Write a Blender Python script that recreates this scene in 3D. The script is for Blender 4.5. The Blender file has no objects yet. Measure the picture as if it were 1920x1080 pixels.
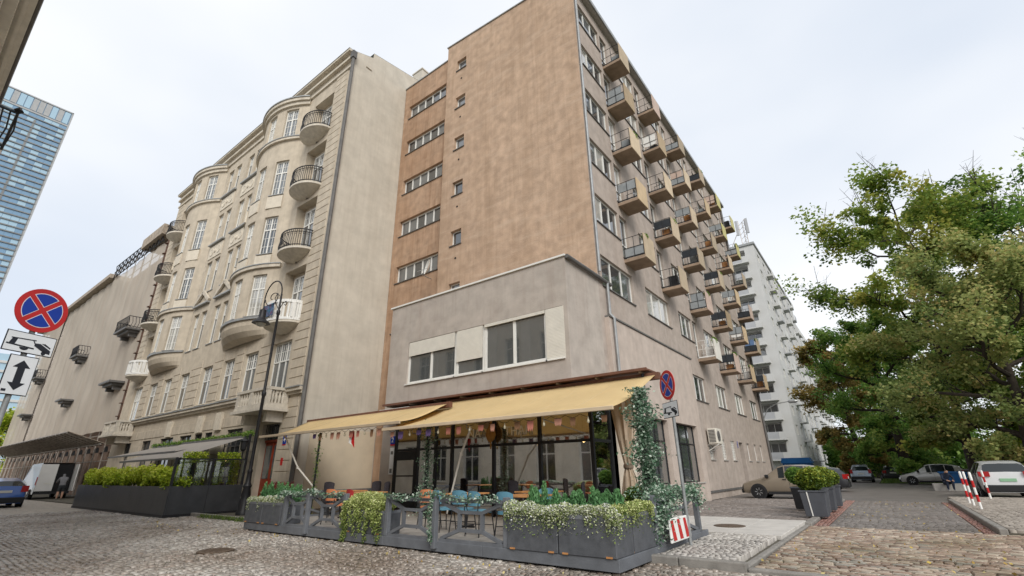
import bpy, math, random
import numpy as np
from mathutils import Vector, Matrix
R = math.radians
scene = bpy.context.scene
col = scene.collection
rnd = random.Random(7)
rng = np.random.default_rng(11)

# ------------------------------------------------------------------ camera
CAM_F, CAM_P, CAM_R, CAM_Y, CAM_H = 875.36, 0.3747, -0.01449, -0.64402, 1.4
_cy, _sy, _cp, _sp = math.cos(CAM_Y), math.sin(CAM_Y), math.cos(CAM_P), math.sin(CAM_P)
c_right = Vector((_cy, -_sy, 0)); c_fwd = Vector((_sy*_cp, _cy*_cp, _sp)); c_up = c_right.cross(c_fwd)
_c, _s = math.cos(CAM_R), math.sin(CAM_R)
c_right, c_up = _c*c_right + _s*c_up, -_s*c_right + _c*c_up
cam_data = bpy.data.cameras.new('camera'); cam = bpy.data.objects.new('camera', cam_data); col.objects.link(cam)
cam_data.sensor_width = 36; cam_data.lens = CAM_F/1920*36; cam_data.clip_end = 6000; cam_data.clip_start = .05
mw = Matrix.Identity(4)
for i in range(3):
    mw[i][0] = c_right[i]; mw[i][1] = c_up[i]; mw[i][2] = -c_fwd[i]
mw[2][3] = CAM_H
cam.matrix_world = mw
scene.camera = cam

# ------------------------------------------------------------------ overcast sky
SUN_DIR = Vector((.60, -.52, .60)).normalized()
SUN_EL = math.asin(SUN_DIR.z); SUN_AZ = math.atan2(SUN_DIR.x, SUN_DIR.y)
world = bpy.data.worlds.new('World'); scene.world = world; world.use_nodes = True
wn = world.node_tree.nodes; wl = world.node_tree.links; wn.clear()
w_out = wn.new('ShaderNodeOutputWorld'); w_bg = wn.new('ShaderNodeBackground'); w_bg.inputs[1].default_value = .1
w_sky = wn.new('ShaderNodeTexSky'); w_sky.sky_type = 'NISHITA'; w_sky.sun_disc = False
w_sky.sun_elevation = SUN_EL; w_sky.sun_rotation = SUN_AZ; w_sky.dust_density = 2.0
w_tc = wn.new('ShaderNodeTexCoord'); w_map = wn.new('ShaderNodeMapping'); w_map.inputs['Scale'].default_value = (1, 1, 2.2)
w_noi = wn.new('ShaderNodeTexNoise'); w_noi.inputs['Scale'].default_value = 1.15; w_noi.inputs['Detail'].default_value = 4; w_noi.inputs['Roughness'].default_value = .45
w_ramp = wn.new('ShaderNodeValToRGB')
w_ramp.color_ramp.elements[0].position = .3; w_ramp.color_ramp.elements[0].color = (.575, .635, .725, 1)
w_ramp.color_ramp.elements[1].position = .64; w_ramp.color_ramp.elements[1].color = (.83, .842, .86, 1)
w_sc = wn.new('ShaderNodeVectorMath'); w_sc.operation = 'SCALE'; w_sc.inputs['Scale'].default_value = 8.0
w_mix = wn.new('ShaderNodeMix'); w_mix.data_type = 'RGBA'; w_mix.inputs[0].default_value = .92
wl.new(w_tc.outputs['Generated'], w_map.inputs[0]); wl.new(w_map.outputs[0], w_noi.inputs['Vector'])
wl.new(w_noi.outputs[0], w_ramp.inputs[0]); wl.new(w_ramp.outputs[0], w_sc.inputs[0])
wl.new(w_sky.outputs[0], w_mix.inputs[6]); wl.new(w_sc.outputs[0], w_mix.inputs[7])
wl.new(w_mix.outputs[2], w_bg.inputs[0]); wl.new(w_bg.outputs[0], w_out.inputs[0])
sun = bpy.data.lights.new('sun', 'SUN'); sun.energy = 1.5; sun.angle = R(28); sun.color = (1, .965, .9)
sun_o = bpy.data.objects.new('sun', sun); col.objects.link(sun_o)
sun_o.rotation_euler = (-SUN_DIR).to_track_quat('-Z', 'Y').to_euler(); sun_o.location = (30, -30, 60)
scene.view_settings.view_transform = 'Standard'; scene.view_settings.look = 'None'
scene.view_settings.exposure = .7; scene.view_settings.gamma = 1

# ------------------------------------------------------------------ helpers
WL = {}
def proj(p):
    d = Vector(p) - Vector((0, 0, CAM_H)); z = d.dot(c_fwd)
    if z < .05: return None
    return 960 + CAM_F*d.dot(c_right)/z, 540 - CAM_F*d.dot(c_up)/z
def tag(o, label=None, cat=None, group=None, kind=None):
    if label: o['label'] = label
    if cat: o['category'] = cat
    if group: o['group'] = group
    if kind: o['kind'] = kind
    return o
def link(o, parent=None, W=(0, 0, 0), rz=0, local=False):
    col.objects.link(o)
    W = Vector(W)
    if parent is not None:
        o.parent = parent
        o.location = W if local else W - WL[parent]
    else: o.location = W
    if rz: o.rotation_euler = (0, 0, rz)
    WL[o] = W
    return o
def thing(name, label, cat, loc=(0, 0, 0), rz=0, group=None):
    o = bpy.data.objects.new(name, None); o.empty_display_size = .3
    link(o, None, loc, rz); return tag(o, label, cat, group)
def inst(name, me, parent=None, W=(0, 0, 0), rz=0, local=False):
    return link(bpy.data.objects.new(name, me), parent, W, rz, local)
def npmesh(name, V, F, mats, tone=None, smooth=False):
    V = np.asarray(V, dtype=np.float32); F = np.asarray(F, dtype=np.int32); k = F.shape[1]
    me = bpy.data.meshes.new(name)
    me.vertices.add(len(V)); me.vertices.foreach_set('co', V.ravel())
    me.loops.add(F.size); me.loops.foreach_set('vertex_index', F.ravel())
    me.polygons.add(len(F)); me.polygons.foreach_set('loop_start', np.arange(len(F), dtype=np.int32)*k)
    if smooth: me.polygons.foreach_set('use_smooth', np.ones(len(F), dtype=bool))
    me.update(calc_edges=True)
    if tone is not None:
        at = me.attributes.new('tone', 'FLOAT', 'FACE'); at.data.foreach_set('value', np.asarray(tone, dtype=np.float32))
    for m in (mats if isinstance(mats, (list, tuple)) else [mats]): me.materials.append(m)
    return me
class MB:
    def __init__(s): s.v = []; s.f = []; s.m = []
    def add(s, V, F, m=0):
        n = len(s.v); s.v.extend([tuple(p) for p in V]); s.f.extend([tuple(i+n for i in f) for f in F]); s.m.extend([m]*len(F)); return s
    def box(s, x0, x1, y0, y1, z0, z1, m=0):
        return s.add([(x0,y0,z0),(x1,y0,z0),(x1,y1,z0),(x0,y1,z0),(x0,y0,z1),(x1,y0,z1),(x1,y1,z1),(x0,y1,z1)],
                     [(0,3,2,1),(4,5,6,7),(0,1,5,4),(1,2,6,5),(2,3,7,6),(3,0,4,7)], m)
    def obox(s, c, sz, M, m=0):
        a, b, d = [k/2 for k in sz]; c = Vector(c)
        P = [c + M @ Vector((x*a, y*b, z*d)) for z in (-1, 1) for x, y in ((-1,-1),(1,-1),(1,1),(-1,1))]
        return s.add(P, [(0,3,2,1),(4,5,6,7),(0,1,5,4),(1,2,6,5),(2,3,7,6),(3,0,4,7)], m)
    def bar(s, p, q, w, h, m=0, up=(0, 0, 1)):
        p, q = Vector(p), Vector(q); d = (q-p); L = d.length; d.normalize(); u = Vector(up)
        if abs(d.dot(u)) > .98: u = Vector((0, 1, 0))
        r = d.cross(u).normalized(); u = r.cross(d)
        M = Matrix((d, r, u)).transposed()
        return s.obox((p+q)/2, (L, w, h), M, m)
    def quad(s, a, b, c, d, m=0): return s.add([a, b, c, d], [(0, 1, 2, 3)], m)
    def poly(s, P, m=0): return s.add(P, [tuple(range(len(P)))], m)
    def tube(s, pts, r, n=8, m=0, caps=True):
        pts = [Vector(p) for p in pts]; k = len(pts); rs = r if isinstance(r, (list, tuple)) else [r]*k
        V = []; F = []; prev = None
        for i, p in enumerate(pts):
            d = (pts[min(i+1, k-1)] - pts[max(i-1, 0)]).normalized()
            if prev is None:
                a = Vector((0, 0, 1)) if abs(d.z) < .9 else Vector((1, 0, 0)); u = d.cross(a).normalized()
            else:
                u = (prev - d*prev.dot(d)); u = u.normalized() if u.length > 1e-6 else d.orthogonal().normalized()
            prev = u; w = d.cross(u)
            for j in range(n):
                t = 2*math.pi*j/n; V.append(p + (u*math.cos(t) + w*math.sin(t))*rs[i])
        for i in range(k-1):
            for j in range(n):
                F.append((i*n+j, i*n+(j+1) % n, (i+1)*n+(j+1) % n, (i+1)*n+j))
        if caps: F.append(tuple(range(n-1, -1, -1))); F.append(tuple(range((k-1)*n, k*n)))
        return s.add(V, F, m)
    def lathe(s, prof, n=16, c=(0, 0, 0), axis='z', m=0):
        V = []; F = []
        for r, z in prof:
            for j in range(n):
                t = 2*math.pi*j/n; a, b = r*math.cos(t), r*math.sin(t)
                p = (a, b, z) if axis == 'z' else ((a, z, b) if axis == 'y' else (z, a, b))
                V.append((c[0]+p[0], c[1]+p[1], c[2]+p[2]))
        for i in range(len(prof)-1):
            for j in range(n): F.append((i*n+j, i*n+(j+1) % n, (i+1)*n+(j+1) % n, (i+1)*n+j))
        F.append(tuple(range(n))); F.append(tuple(range((len(prof)-1)*n, len(prof)*n)))
        return s.add(V, F, m)
    def prism(s, P, fn, a, b, m=0):
        n = len(P); V = [fn(p[0], p[1], a) for p in P] + [fn(p[0], p[1], b) for p in P]
        F = [tuple(range(n)), tuple(range(2*n-1, n-1, -1))] + [(i, (i+1) % n, n+(i+1) % n, n+i) for i in range(n)]
        return s.add(V, F, m)
    def mesh(s, name, mats, smooth=None):
        me = bpy.data.meshes.new(name); me.from_pydata([tuple(p) for p in s.v], [], s.f)
        for m in (mats if isinstance(mats, (list, tuple)) else [mats]): me.materials.append(m)
        if isinstance(mats, (list, tuple)) and len(mats) > 1: me.polygons.foreach_set('material_index', s.m)
        if smooth:
            me.polygons.foreach_set('use_smooth', [True]*len(s.f)); me.set_sharp_from_angle(angle=R(smooth))
        me.update(); return me
    def build(s, name, mats, parent=None, W=(0, 0, 0), rz=0, local=False, smooth=None):
        return inst(name, s.mesh(name, mats, smooth), parent, W, rz, local)
def bevel(o, w=.01, seg=1):
    md = o.modifiers.new('bevel', 'BEVEL'); md.width = w; md.segments = seg; md.limit_method = 'ANGLE'; return o
def struct(o, label=None): o['kind'] = 'structure'; return o

# ------------------------------------------------------------------ materials
def newmat(name):
    m = bpy.data.materials.new(name); m.use_nodes = True
    nt = m.node_tree; return m, nt.nodes, nt.links, nt.nodes['Principled BSDF']
def mat(name, c, rough=.8, var=.12, scale=2.0, bump=0, bscale=40, spec=.3, metal=0, streak=0, streak_c=None, hstreak=0, hstreak_c=None, objrand=0, patch=0, patch_c=None, patch_scale=.35, coat=0):
    m, N, L, P = newmat(name)
    P.inputs['Roughness'].default_value = rough; P.inputs['Metallic'].default_value = metal
    P.inputs['Specular IOR Level'].default_value = spec; P.inputs['Coat Weight'].default_value = coat; P.inputs['Coat Roughness'].default_value = .08
    g = N.new('ShaderNodeNewGeometry')
    def noise(sc, det=4, mp=None, ro=.55):
        n = N.new('ShaderNodeTexNoise'); n.inputs['Scale'].default_value = sc; n.inputs['Detail'].default_value = det; n.inputs['Roughness'].default_value = ro
        if mp:
            k = N.new('ShaderNodeMapping'); k.inputs['Scale'].default_value = mp; L.new(g.outputs['Position'], k.inputs[0]); L.new(k.outputs[0], n.inputs['Vector'])
        else: L.new(g.outputs['Position'], n.inputs['Vector'])
        return n.outputs[0]
    def mix(fac, a, b):
        x = N.new('ShaderNodeMix'); x.data_type = 'RGBA'
        for i, k in ((0, fac), (6, a), (7, b)):
            if isinstance(k, (int, float)): x.inputs[i].default_value = k
            elif isinstance(k, (tuple, list)): x.inputs[i].default_value = (*k[:3], 1)
            else: L.new(k, x.inputs[i])
        return x.outputs[2]
    def rng_(x, a, b, lo=0, hi=1):
        r = N.new('ShaderNodeMapRange'); r.inputs[1].default_value = a; r.inputs[2].default_value = b; r.inputs[3].default_value = lo; r.inputs[4].default_value = hi
        L.new(x, r.inputs[0]); return r.outputs[0]
    dk = [k*(1-var) for k in c]; lt = [min(1, k*(1+var)) for k in c]
    out = mix(rng_(noise(scale, 6), .3, .7), dk, lt) if var else tuple(c)
    if patch:
        out = mix(rng_(noise(patch_scale, 5, None, .6), .45, .72, 0, patch), out, patch_c or [k*.6 for k in c])
    if streak:
        out = mix(rng_(noise(1.0, 5, (1.6, 1.6, .11), .62), .47, .75, 0, streak), out, streak_c or [k*.5 for k in c])
    if streak:
        out = mix(rng_(noise(2.2, 4, (3.5, 3.5, .16), .6), .52, .72, 0, streak*.7), out, streak_c or [k*.5 for k in c])
    if hstreak:
        out = mix(rng_(noise(1.0, 6, (.5, .5, 3.2), .68), .5, .68, 0, hstreak), out, hstreak_c or [min(1, k*1.25) for k in c])
    if objrand:
        oi = N.new('ShaderNodeObjectInfo'); v = rng_(oi.outputs['Random'], 0, 1, 1-objrand, 1+objrand*.6)
        vm = N.new('ShaderNodeVectorMath'); vm.operation = 'SCALE'
        if isinstance(out, tuple): vm.inputs[0].default_value = out
        else: L.new(out, vm.inputs[0])
        L.new(v, vm.inputs['Scale']); out = vm.outputs[0]
    if isinstance(out, tuple): P.inputs['Base Color'].default_value = (*out, 1)
    else: L.new(out, P.inputs['Base Color'])
    if bump:
        b = N.new('ShaderNodeBump'); b.inputs['Strength'].default_value = bump; b.inputs['Distance'].default_value = .02
        L.new(noise(bscale, 3), b.inputs['Height']); L.new(b.outputs[0], P.inputs['Normal'])
    return m
def ramp_mat(name, cols, rough=.6, attr='tone', transl=0, bump=0, bscale=60, patch=None, spec=.35):
    """colour picked per piece from the face attribute 'tone'"""
    m, N, L, P = newmat(name)
    P.inputs['Roughness'].default_value = rough; P.inputs['Specular IOR Level'].default_value = spec
    a = N.new('ShaderNodeAttribute'); a.attribute_name = attr
    r = N.new('ShaderNodeValToRGB'); els = r.color_ramp.elements
    while len(els) < len(cols): els.new(.5)
    for i, c in enumerate(cols): els[i].position = i/(len(cols)-1); els[i].color = (*c, 1)
    L.new(a.outputs['Fac'], r.inputs[0]); out = r.outputs[0]
    g = N.new('ShaderNodeNewGeometry')
    if patch:
        n = N.new('ShaderNodeTexNoise'); n.inputs['Scale'].default_value = patch[1]; n.inputs['Detail'].default_value = 4; L.new(g.outputs['Position'], n.inputs['Vector'])
        mr = N.new('ShaderNodeMapRange'); mr.inputs[1].default_value = .42; mr.inputs[2].default_value = .68; mr.inputs[4].default_value = patch[2]; L.new(n.outputs[0], mr.inputs[0])
        x = N.new('ShaderNodeMix'); x.data_type = 'RGBA'; x.blend_type = 'MULTIPLY'; L.new(mr.outputs[0], x.inputs[0]); L.new(out, x.inputs[6]); x.inputs[7].default_value = (*patch[0], 1); out = x.outputs[2]
    L.new(out, P.inputs['Base Color'])
    if bump:
        n = N.new('ShaderNodeTexNoise'); n.inputs['Scale'].default_value = bscale; L.new(g.outputs['Position'], n.inputs['Vector'])
        b = N.new('ShaderNodeBump'); b.inputs['Strength'].default_value = bump; b.inputs['Distance'].default_value = .01; L.new(n.outputs[0], b.inputs['Height']); L.new(b.outputs[0], P.inputs['Normal'])
    if transl:
        t = N.new('ShaderNodeBsdfTranslucent'); L.new(out, t.inputs[0]); ms = N.new('ShaderNodeMixShader'); ms.inputs[0].default_value = transl
        L.new(P.outputs[0], ms.inputs[1]); L.new(t.outputs[0], ms.inputs[2]); L.new(ms.outputs[0], N['Material Output'].inputs[0])
    return m
def glass_mat(name, c, rough=.04, var=.0, spec=.9, coat=.6, ior=2.0):
    m = mat(name, c, rough, var, 1.2, 0, 1, .5, 0, coat=coat); m.node_tree.nodes['Principled BSDF'].inputs['IOR'].default_value = ior
    return m
def clear_glass(name, tint, fac_lo=.12):
    m, N, L, P = newmat(name); N.remove(P)
    t = N.new('ShaderNodeBsdfTransparent'); t.inputs[0].default_value = (*tint, 1)
    gl = N.new('ShaderNodeBsdfGlossy'); gl.inputs['Roughness'].default_value = .02; gl.inputs[0].default_value = (.95, .97, .98, 1)
    fr = N.new('ShaderNodeFresnel'); fr.inputs[0].default_value = 1.52
    mr = N.new('ShaderNodeMapRange'); mr.inputs[1].default_value = 0; mr.inputs[2].default_value = .6; mr.inputs[3].default_value = fac_lo; mr.inputs[4].default_value = 1
    ms = N.new('ShaderNodeMixShader'); L.new(fr.outputs[0], mr.inputs[0]); L.new(mr.outputs[0], ms.inputs[0])
    L.new(t.outputs[0], ms.inputs[1]); L.new(gl.outputs[0], ms.inputs[2]); L.new(ms.outputs[0], N['Material Output'].inputs[0])
    return m

MT = {}
MT['brown'] = mat('brown_render', (.485, .345, .245), .92, .2, 2.4, .6, 22, .15, streak=.5, streak_c=(.31, .205, .13), hstreak=.35, hstreak_c=(.59, .455, .345), patch=.5, patch_c=(.385, .27, .19), patch_scale=.22)
MT['glass_refl'] = glass_mat('window_glass_coated', (.07, .078, .08), ior=3.0)
MT['brown_stair'] = mat('brown_render_stair', (.42, .285, .195), .92, .22, 2.4, .6, 22, .15, streak=.75, streak_c=(.24, .135, .075), hstreak=.3, hstreak_c=(.53, .37, .26), patch=.5, patch_c=(.34, .20, .12), patch_scale=.3)
MT['grey_render'] = mat('grey_render', (.415, .355, .31), .92, .14, 2.5, .35, 30, .15, hstreak=.2, streak=.35, streak_c=(.30, .235, .19), patch=.2, patch_c=(.50, .41, .35))
MT['annex_render'] = mat('annex_render', (.44, .39, .345), .92, .13, 2.0, .35, 30, .15, hstreak=.2, streak=.42, streak_c=(.32, .26, .22), patch=.25, patch_c=(.36, .30, .26))
MT['shop_render'] = mat('shop_render', (.50, .425, .37), .92, .12, 2.0, .3, 30, .15, hstreak=.15, streak=.32, streak_c=(.38, .30, .25))
MT['cream'] = mat('cream_render', (.535, .465, .37), .9, .13, 2.2, .2, 26, .15, streak=.4, streak_c=(.35, .295, .23), patch=.2, patch_c=(.45, .385, .305))
MT['cream_lt'] = mat('cream_ornament', (.64, .575, .475), .9, .08, 4, .1, 40, .15, streak=.2, streak_c=(.42, .35, .27))
MT['cream_joint'] = mat('cream_joint', (.36, .29, .215), .95, .1, 3)
MT['firewall'] = mat('firewall_render', (.56, .515, .44), .92, .1, 1.4, .25, 20, .12, hstreak=.15, streak=.42, streak_c=(.41, .365, .30), patch=.28, patch_c=(.46, .41, .34), patch_scale=.5)
MT['lowcream'] = mat('low_cream_paint', (.62, .53, .40), .85, .06, 2)
MT['frame'] = mat('window_frame_white', (.74, .73, .69), .55, .05, 5)
MT['frame_old'] = mat('window_frame_old', (.66, .62, .54), .6, .1, 5)
MT['lead'] = mat('zinc_flashing', (.36, .365, .36), .5, .15, 4, metal=.5)
MT['pipe'] = mat('downpipe_grey', (.13, .125, .12), .5, .2, 3)
MT['zincpipe'] = mat('downpipe_zinc', (.34, .35, .35), .45, .15, 4, metal=.6)
MT['iron'] = mat('black_iron', (.018, .018, .02), .45, .2, 8)
MT['darkgrey'] = mat('anthracite_paint', (.085, .09, .10), .55, .22, 6, .15, 50, patch=.25, patch_c=(.125, .128, .134), patch_scale=1.5)
MT['deckgrey'] = mat('deck_grey_paint', (.135, .143, .158), .6, .2, 3, .2, 40, patch=.4, patch_c=(.085, .088, .092), patch_scale=1.6)
MT['glass'] = glass_mat('window_glass_dark', (.05, .056, .06))
MT['glass_grey'] = glass_mat('window_glass_grey', (.13, .14, .145))
MT['glass_curt'] = glass_mat('window_glass_curtain', (.40, .39, .36), var=.25)
MT['glass_blue'] = glass_mat('tower_glass', (.13, .27, .42))
MT['glass_blue2'] = glass_mat('tower_glass_pale', (.33, .50, .62))
MT['shopglass'] = clear_glass('shop_glass', (.85, .87, .86), .5)
MT['white'] = mat('white_paint', (.78, .77, .74), .6, .06, 3)
MT['stone'] = mat('pale_stone', (.58, .53, .45), .85, .14, 5, .2, 30, streak=.35, streak_c=(.35, .31, .26))
MT['concrete'] = mat('concrete', (.40, .38, .35), .9, .14, 4, .3, 40)
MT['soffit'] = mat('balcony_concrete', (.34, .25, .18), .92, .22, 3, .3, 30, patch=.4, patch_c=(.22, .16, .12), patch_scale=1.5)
MT['panel_a'] = mat('balcony_panel_ochre', (.52, .395, .25), .75, .1, 2.5, objrand=.3, patch=.4, patch_c=(.42, .30, .17), patch_scale=1.2)
MT['panel_b'] = mat('balcony_panel_sand', (.55, .44, .31), .75, .1, 2.5, objrand=.3, patch=.35, patch_c=(.46, .36, .23), patch_scale=1.2)
MT['panel_c'] = mat('balcony_panel_rose', (.55, .42, .35), .75, .1, 2.5)
MT['panel_w'] = mat('balcony_panel_white', (.70, .67, .61), .7, .08, 2.5)
MT['panel_y'] = mat('balcony_panel_yellow', (.55, .50, .22), .75, .1, 2.5)
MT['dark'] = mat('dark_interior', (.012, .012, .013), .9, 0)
MT['wood'] = mat('wood_top', (.42, .20, .075), .5, .25, 6)
MT['darkwood'] = mat('old_wood', (.20, .15, .11), .8, .3, 6, .3, 40)
MT['rust'] = mat('canopy_brown', (.15, .07, .045), .65, .2, 4)
# ------------------------------------------------------------------ foliage tools
def leaf_mesh(name, C, size, tone, m, up=0.0, aspect=.62, rs=None, sizej=.35):
    """one quad per leaf, folded off-plane so it catches light; C (n,3), tone (n)"""
    r = rs or rng; n = len(C); nrm = r.standard_normal((n, 3)); nrm[:, 2] = np.abs(nrm[:, 2]) + .45; nrm /= np.linalg.norm(nrm, axis=1)[:, None]
    a = r.standard_normal((n, 3)); a[:, 2] += up*3; a -= nrm*np.sum(a*nrm, 1)[:, None]*(1-min(up, .9)); a /= np.linalg.norm(a, axis=1)[:, None] + 1e-9
    b = np.cross(nrm, a); b /= np.linalg.norm(b, axis=1)[:, None] + 1e-9
    s = size*(1 + sizej*(r.random(n)*2-1)); s = s[:, None]
    V = np.stack([C - a*s*.5, C + b*s*.5*aspect + nrm*s*.08, C + a*s*.5, C - b*s*.5*aspect + nrm*s*.08], 1).reshape(-1, 3)
    F = (np.arange(n)[:, None]*4 + np.arange(4)[None]).astype(np.int32)
    return npmesh(name, V, F, m, np.clip(tone, 0, 1))
def ball(n, c, r, hollow=.5, rs=None):
    g = rs or rng; d = g.standard_normal((n, 3)); d /= np.linalg.norm(d, axis=1)[:, None]
    rad = hollow + (1-hollow)*g.random(n)**.6
    return np.asarray(c) + d*rad[:, None]*np.asarray(r)
LM = {
 'green': ramp_mat('leaf_green', [(0.0627,0.138,0.0276),(0.15,0.289,0.0564),(0.251,0.401,0.0815),(0.401,0.477,0.113)], .6, transl=.48),
 'mixed': ramp_mat('leaf_turning', [(.09,.16,.03),(.20,.30,.055),(.31,.38,.075),(.44,.42,.09)], .6, transl=.48),
 'olive': ramp_mat('leaf_olive', [(0.11,0.179,0.0552),(0.262,0.331,0.103),(0.414,0.455,0.159),(0.552,0.455,0.179)], .6, transl=.48),
 'rust': ramp_mat('leaf_rust', [(.11,.12,.03),(.22,.20,.05),(.34,.23,.06),(.42,.30,.09)], .65, transl=.25),
 'lime': ramp_mat('leaf_lime', [(0.125,0.2,0.015),(0.3,0.413,0.0275),(0.5,0.587,0.05),(0.62,0.62,0.1)], .55, transl=.3),
 'ivy': ramp_mat('leaf_ivy', [(.04,.10,.05),(.10,.20,.12),(.26,.36,.26),(.55,.60,.52)], .55, transl=.15),
 'needle': ramp_mat('leaf_needle', [(0.0418,0.114,0.0418),(0.0941,0.23,0.0836),(0.167,0.334,0.135)], .6, transl=.1),
 'flower': ramp_mat('leaf_flower', [(0.101,0.164,0.038),(0.253,0.329,0.0886),(0.632,0.658,0.418),(0.7,0.7,0.7)], .7, transl=.2),
 'trail': ramp_mat('leaf_trailing', [(0.0825,0.138,0.0275),(0.234,0.303,0.0688),(0.454,0.509,0.179),(0.688,0.7,0.372)], .6, transl=.2),
 'box': ramp_mat('leaf_box', [(0.0482,0.0963,0.0138),(0.152,0.22,0.0275),(0.33,0.372,0.0413),(0.468,0.413,0.0688)], .55, transl=.2),
 'red': ramp_mat('leaf_red', [(0.0858,0.0172,0.0215),(0.229,0.0429,0.0429),(0.358,0.1,0.0715)], .55, transl=.15),
}
# ------------------------------------------------------------------ ground, street, pavements
MT['ground'] = mat('far_ground', (.10, .105, .07), .95, .3, .3)
MT['bed'] = mat('joint_sand', (.10, .088, .07), .95, .3, 5, patch=.4, patch_c=(.06, .075, .03), patch_scale=2.5)
MT['asphalt'] = mat('court_asphalt', (.16, .142, .13), .5, .22, 1.2, .3, 60, .4, patch=.5, patch_c=(.17, .15, .135), patch_scale=.5)
MT['cobble'] = ramp_mat('granite_setts', [(.23,.205,.18),(.33,.295,.258),(.39,.355,.312),(.45,.42,.378),(.35,.29,.245)], .27, bump=.45, bscale=45, patch=((.52,.44,.38), .3, .95), spec=.55)
MT['sett'] = ramp_mat('brown_setts', [(0.187,0.127,0.0935),(0.319,0.22,0.165),(0.396,0.297,0.226),(0.473,0.396,0.308),(0.297,0.275,0.231)], .34, bump=.5, bscale=40, patch=((.5,.46,.34), .6, .85), spec=.6)
MT['smallsett'] = ramp_mat('grey_setts', [(0.273,0.253,0.233),(0.447,0.417,0.377),(0.536,0.505,0.465),(0.372,0.342,0.311)], .6, bump=.3, bscale=45)
MT['paver'] = ramp_mat('dark_pavers', [(0.138,0.12,0.11),(0.198,0.174,0.156),(0.252,0.222,0.202),(0.18,0.156,0.142)], .45, bump=.2, bscale=60, patch=((.7,.66,.62), .5, .7), spec=.5)
MT['redpaver'] = ramp_mat('red_pavers', [(0.232,0.118,0.0939),(0.305,0.16,0.129),(0.281,0.184,0.157)], .6, bump=.2, bscale=60)
MT['tanpaver'] = ramp_mat('tan_pavers', [(0.23,0.199,0.167),(0.338,0.293,0.249),(0.401,0.357,0.306)], .62, bump=.2, bscale=60)
MT['parkpaver'] = ramp_mat('parking_pavers', [(0.171,0.152,0.141),(0.243,0.213,0.193),(0.305,0.268,0.246)], .6, bump=.2, bscale=60, patch=((.7,.65,.6), .5, .6))
MT['slab'] = mat('pavement_slab', (.50, .475, .44), .8, .1, 3, .15, 50, patch=.2, patch_c=(.40, .38, .35), patch_scale=1)
MT['kerb'] = mat('granite_kerb', (.23, .215, .195), .7, .2, 6, .3, 50)
MT['grass'] = ramp_mat('grass_blades', [(.05,.10,.015),(.10,.17,.03),(.19,.24,.05)], .7, transl=.3)
MT['iron_cover'] = mat('cast_iron_cover', (.12, .085, .06), .6, .3, 12, .4, 60, metal=.3)
# far cobbles, beyond the reach of single stones
def voronoi_cobble():
    m, N, L, P = newmat('far_cobbles'); P.inputs['Roughness'].default_value = .55
    g = N.new('ShaderNodeNewGeometry'); v = N.new('ShaderNodeTexVoronoi'); v.inputs['Scale'].default_value = 8.5
    L.new(g.outputs['Position'], v.inputs['Vector'])
    r = N.new('ShaderNodeValToRGB'); e = r.color_ramp.elements; e[0].color = (.24,.21,.175,1); e[1].color = (.46,.40,.335,1)
    sx = N.new('ShaderNodeSeparateColor'); L.new(v.outputs['Color'], sx.inputs[0]); L.new(sx.outputs[0], r.inputs[0])
    n = N.new('ShaderNodeTexNoise'); n.inputs['Scale'].default_value = .35; L.new(g.outputs['Position'], n.inputs['Vector'])
    x = N.new('ShaderNodeMix'); x.data_type = 'RGBA'; x.blend_type = 'MULTIPLY'; x.inputs[0].default_value = .5; L.new(r.outputs[0], x.inputs[6]); L.new(n.outputs[0], x.inputs[7])
    L.new(r.outputs[0], P.inputs['Base Color'])
    b = N.new('ShaderNodeBump'); b.invert = True; b.inputs['Strength'].default_value = .7; b.inputs['Distance'].default_value = .04
    L.new(v.outputs['Distance'], b.inputs['Height']); L.new(b.outputs[0], P.inputs['Normal'])
    return m
MT['farcobble'] = voronoi_cobble()
def sheet(name, pts, z, m, parent=None):
    mb = MB(); mb.poly([(x, y, z) for x, y in pts]); return mb.build(name, m, parent)
def rect(x0, x1, y0, y1): return [(x0, y0), (x1, y0), (x1, y1), (x0, y1)]
struct(sheet('ground', rect(-2000, 2000, -2000, 2000), -.16, MT['ground']))
street = struct(sheet('street', rect(-140, 40, -1.2, 8.35), -.05, MT['bed']))
sheet('street_surface', rect(-140, -29.95, -1.2, 8.2), -.004, MT['farcobble'], street)
apron = struct(sheet('alley_apron', rect(-2.0, 6, 8.36, 15.14), -.045, MT['bed']))
alley = struct(sheet('alley', rect(-1.95, 1.5, 15.15, 27.2), -.04, MT['bed']))
court = struct(sheet('parking_court', rect(-7.4, 14, 27.21, 75), -.005, MT['asphalt']))
parkb = struct(sheet('parking_strip', rect(-7.4, -2.2, 15.55, 27.2), -.03, MT['bed']))
sw = MB(); sw.box(-140, -2.06, 8.36, 15.54, -.12, .02); sidewalk = struct(sw.build('sidewalk', MT['bed']))
sw = MB(); sw.box(1.66, 14, 15.16, 29.9, -.12, .05); sidewalk_r = struct(sw.build('side_pavement', MT['bed']))
lawn = struct(sheet('lawn', rect(-1.2, 60, 54.3, 140), .01, mat('lawn_soil', (.06, .08, .025), .95, .3, 1))); 

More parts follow.
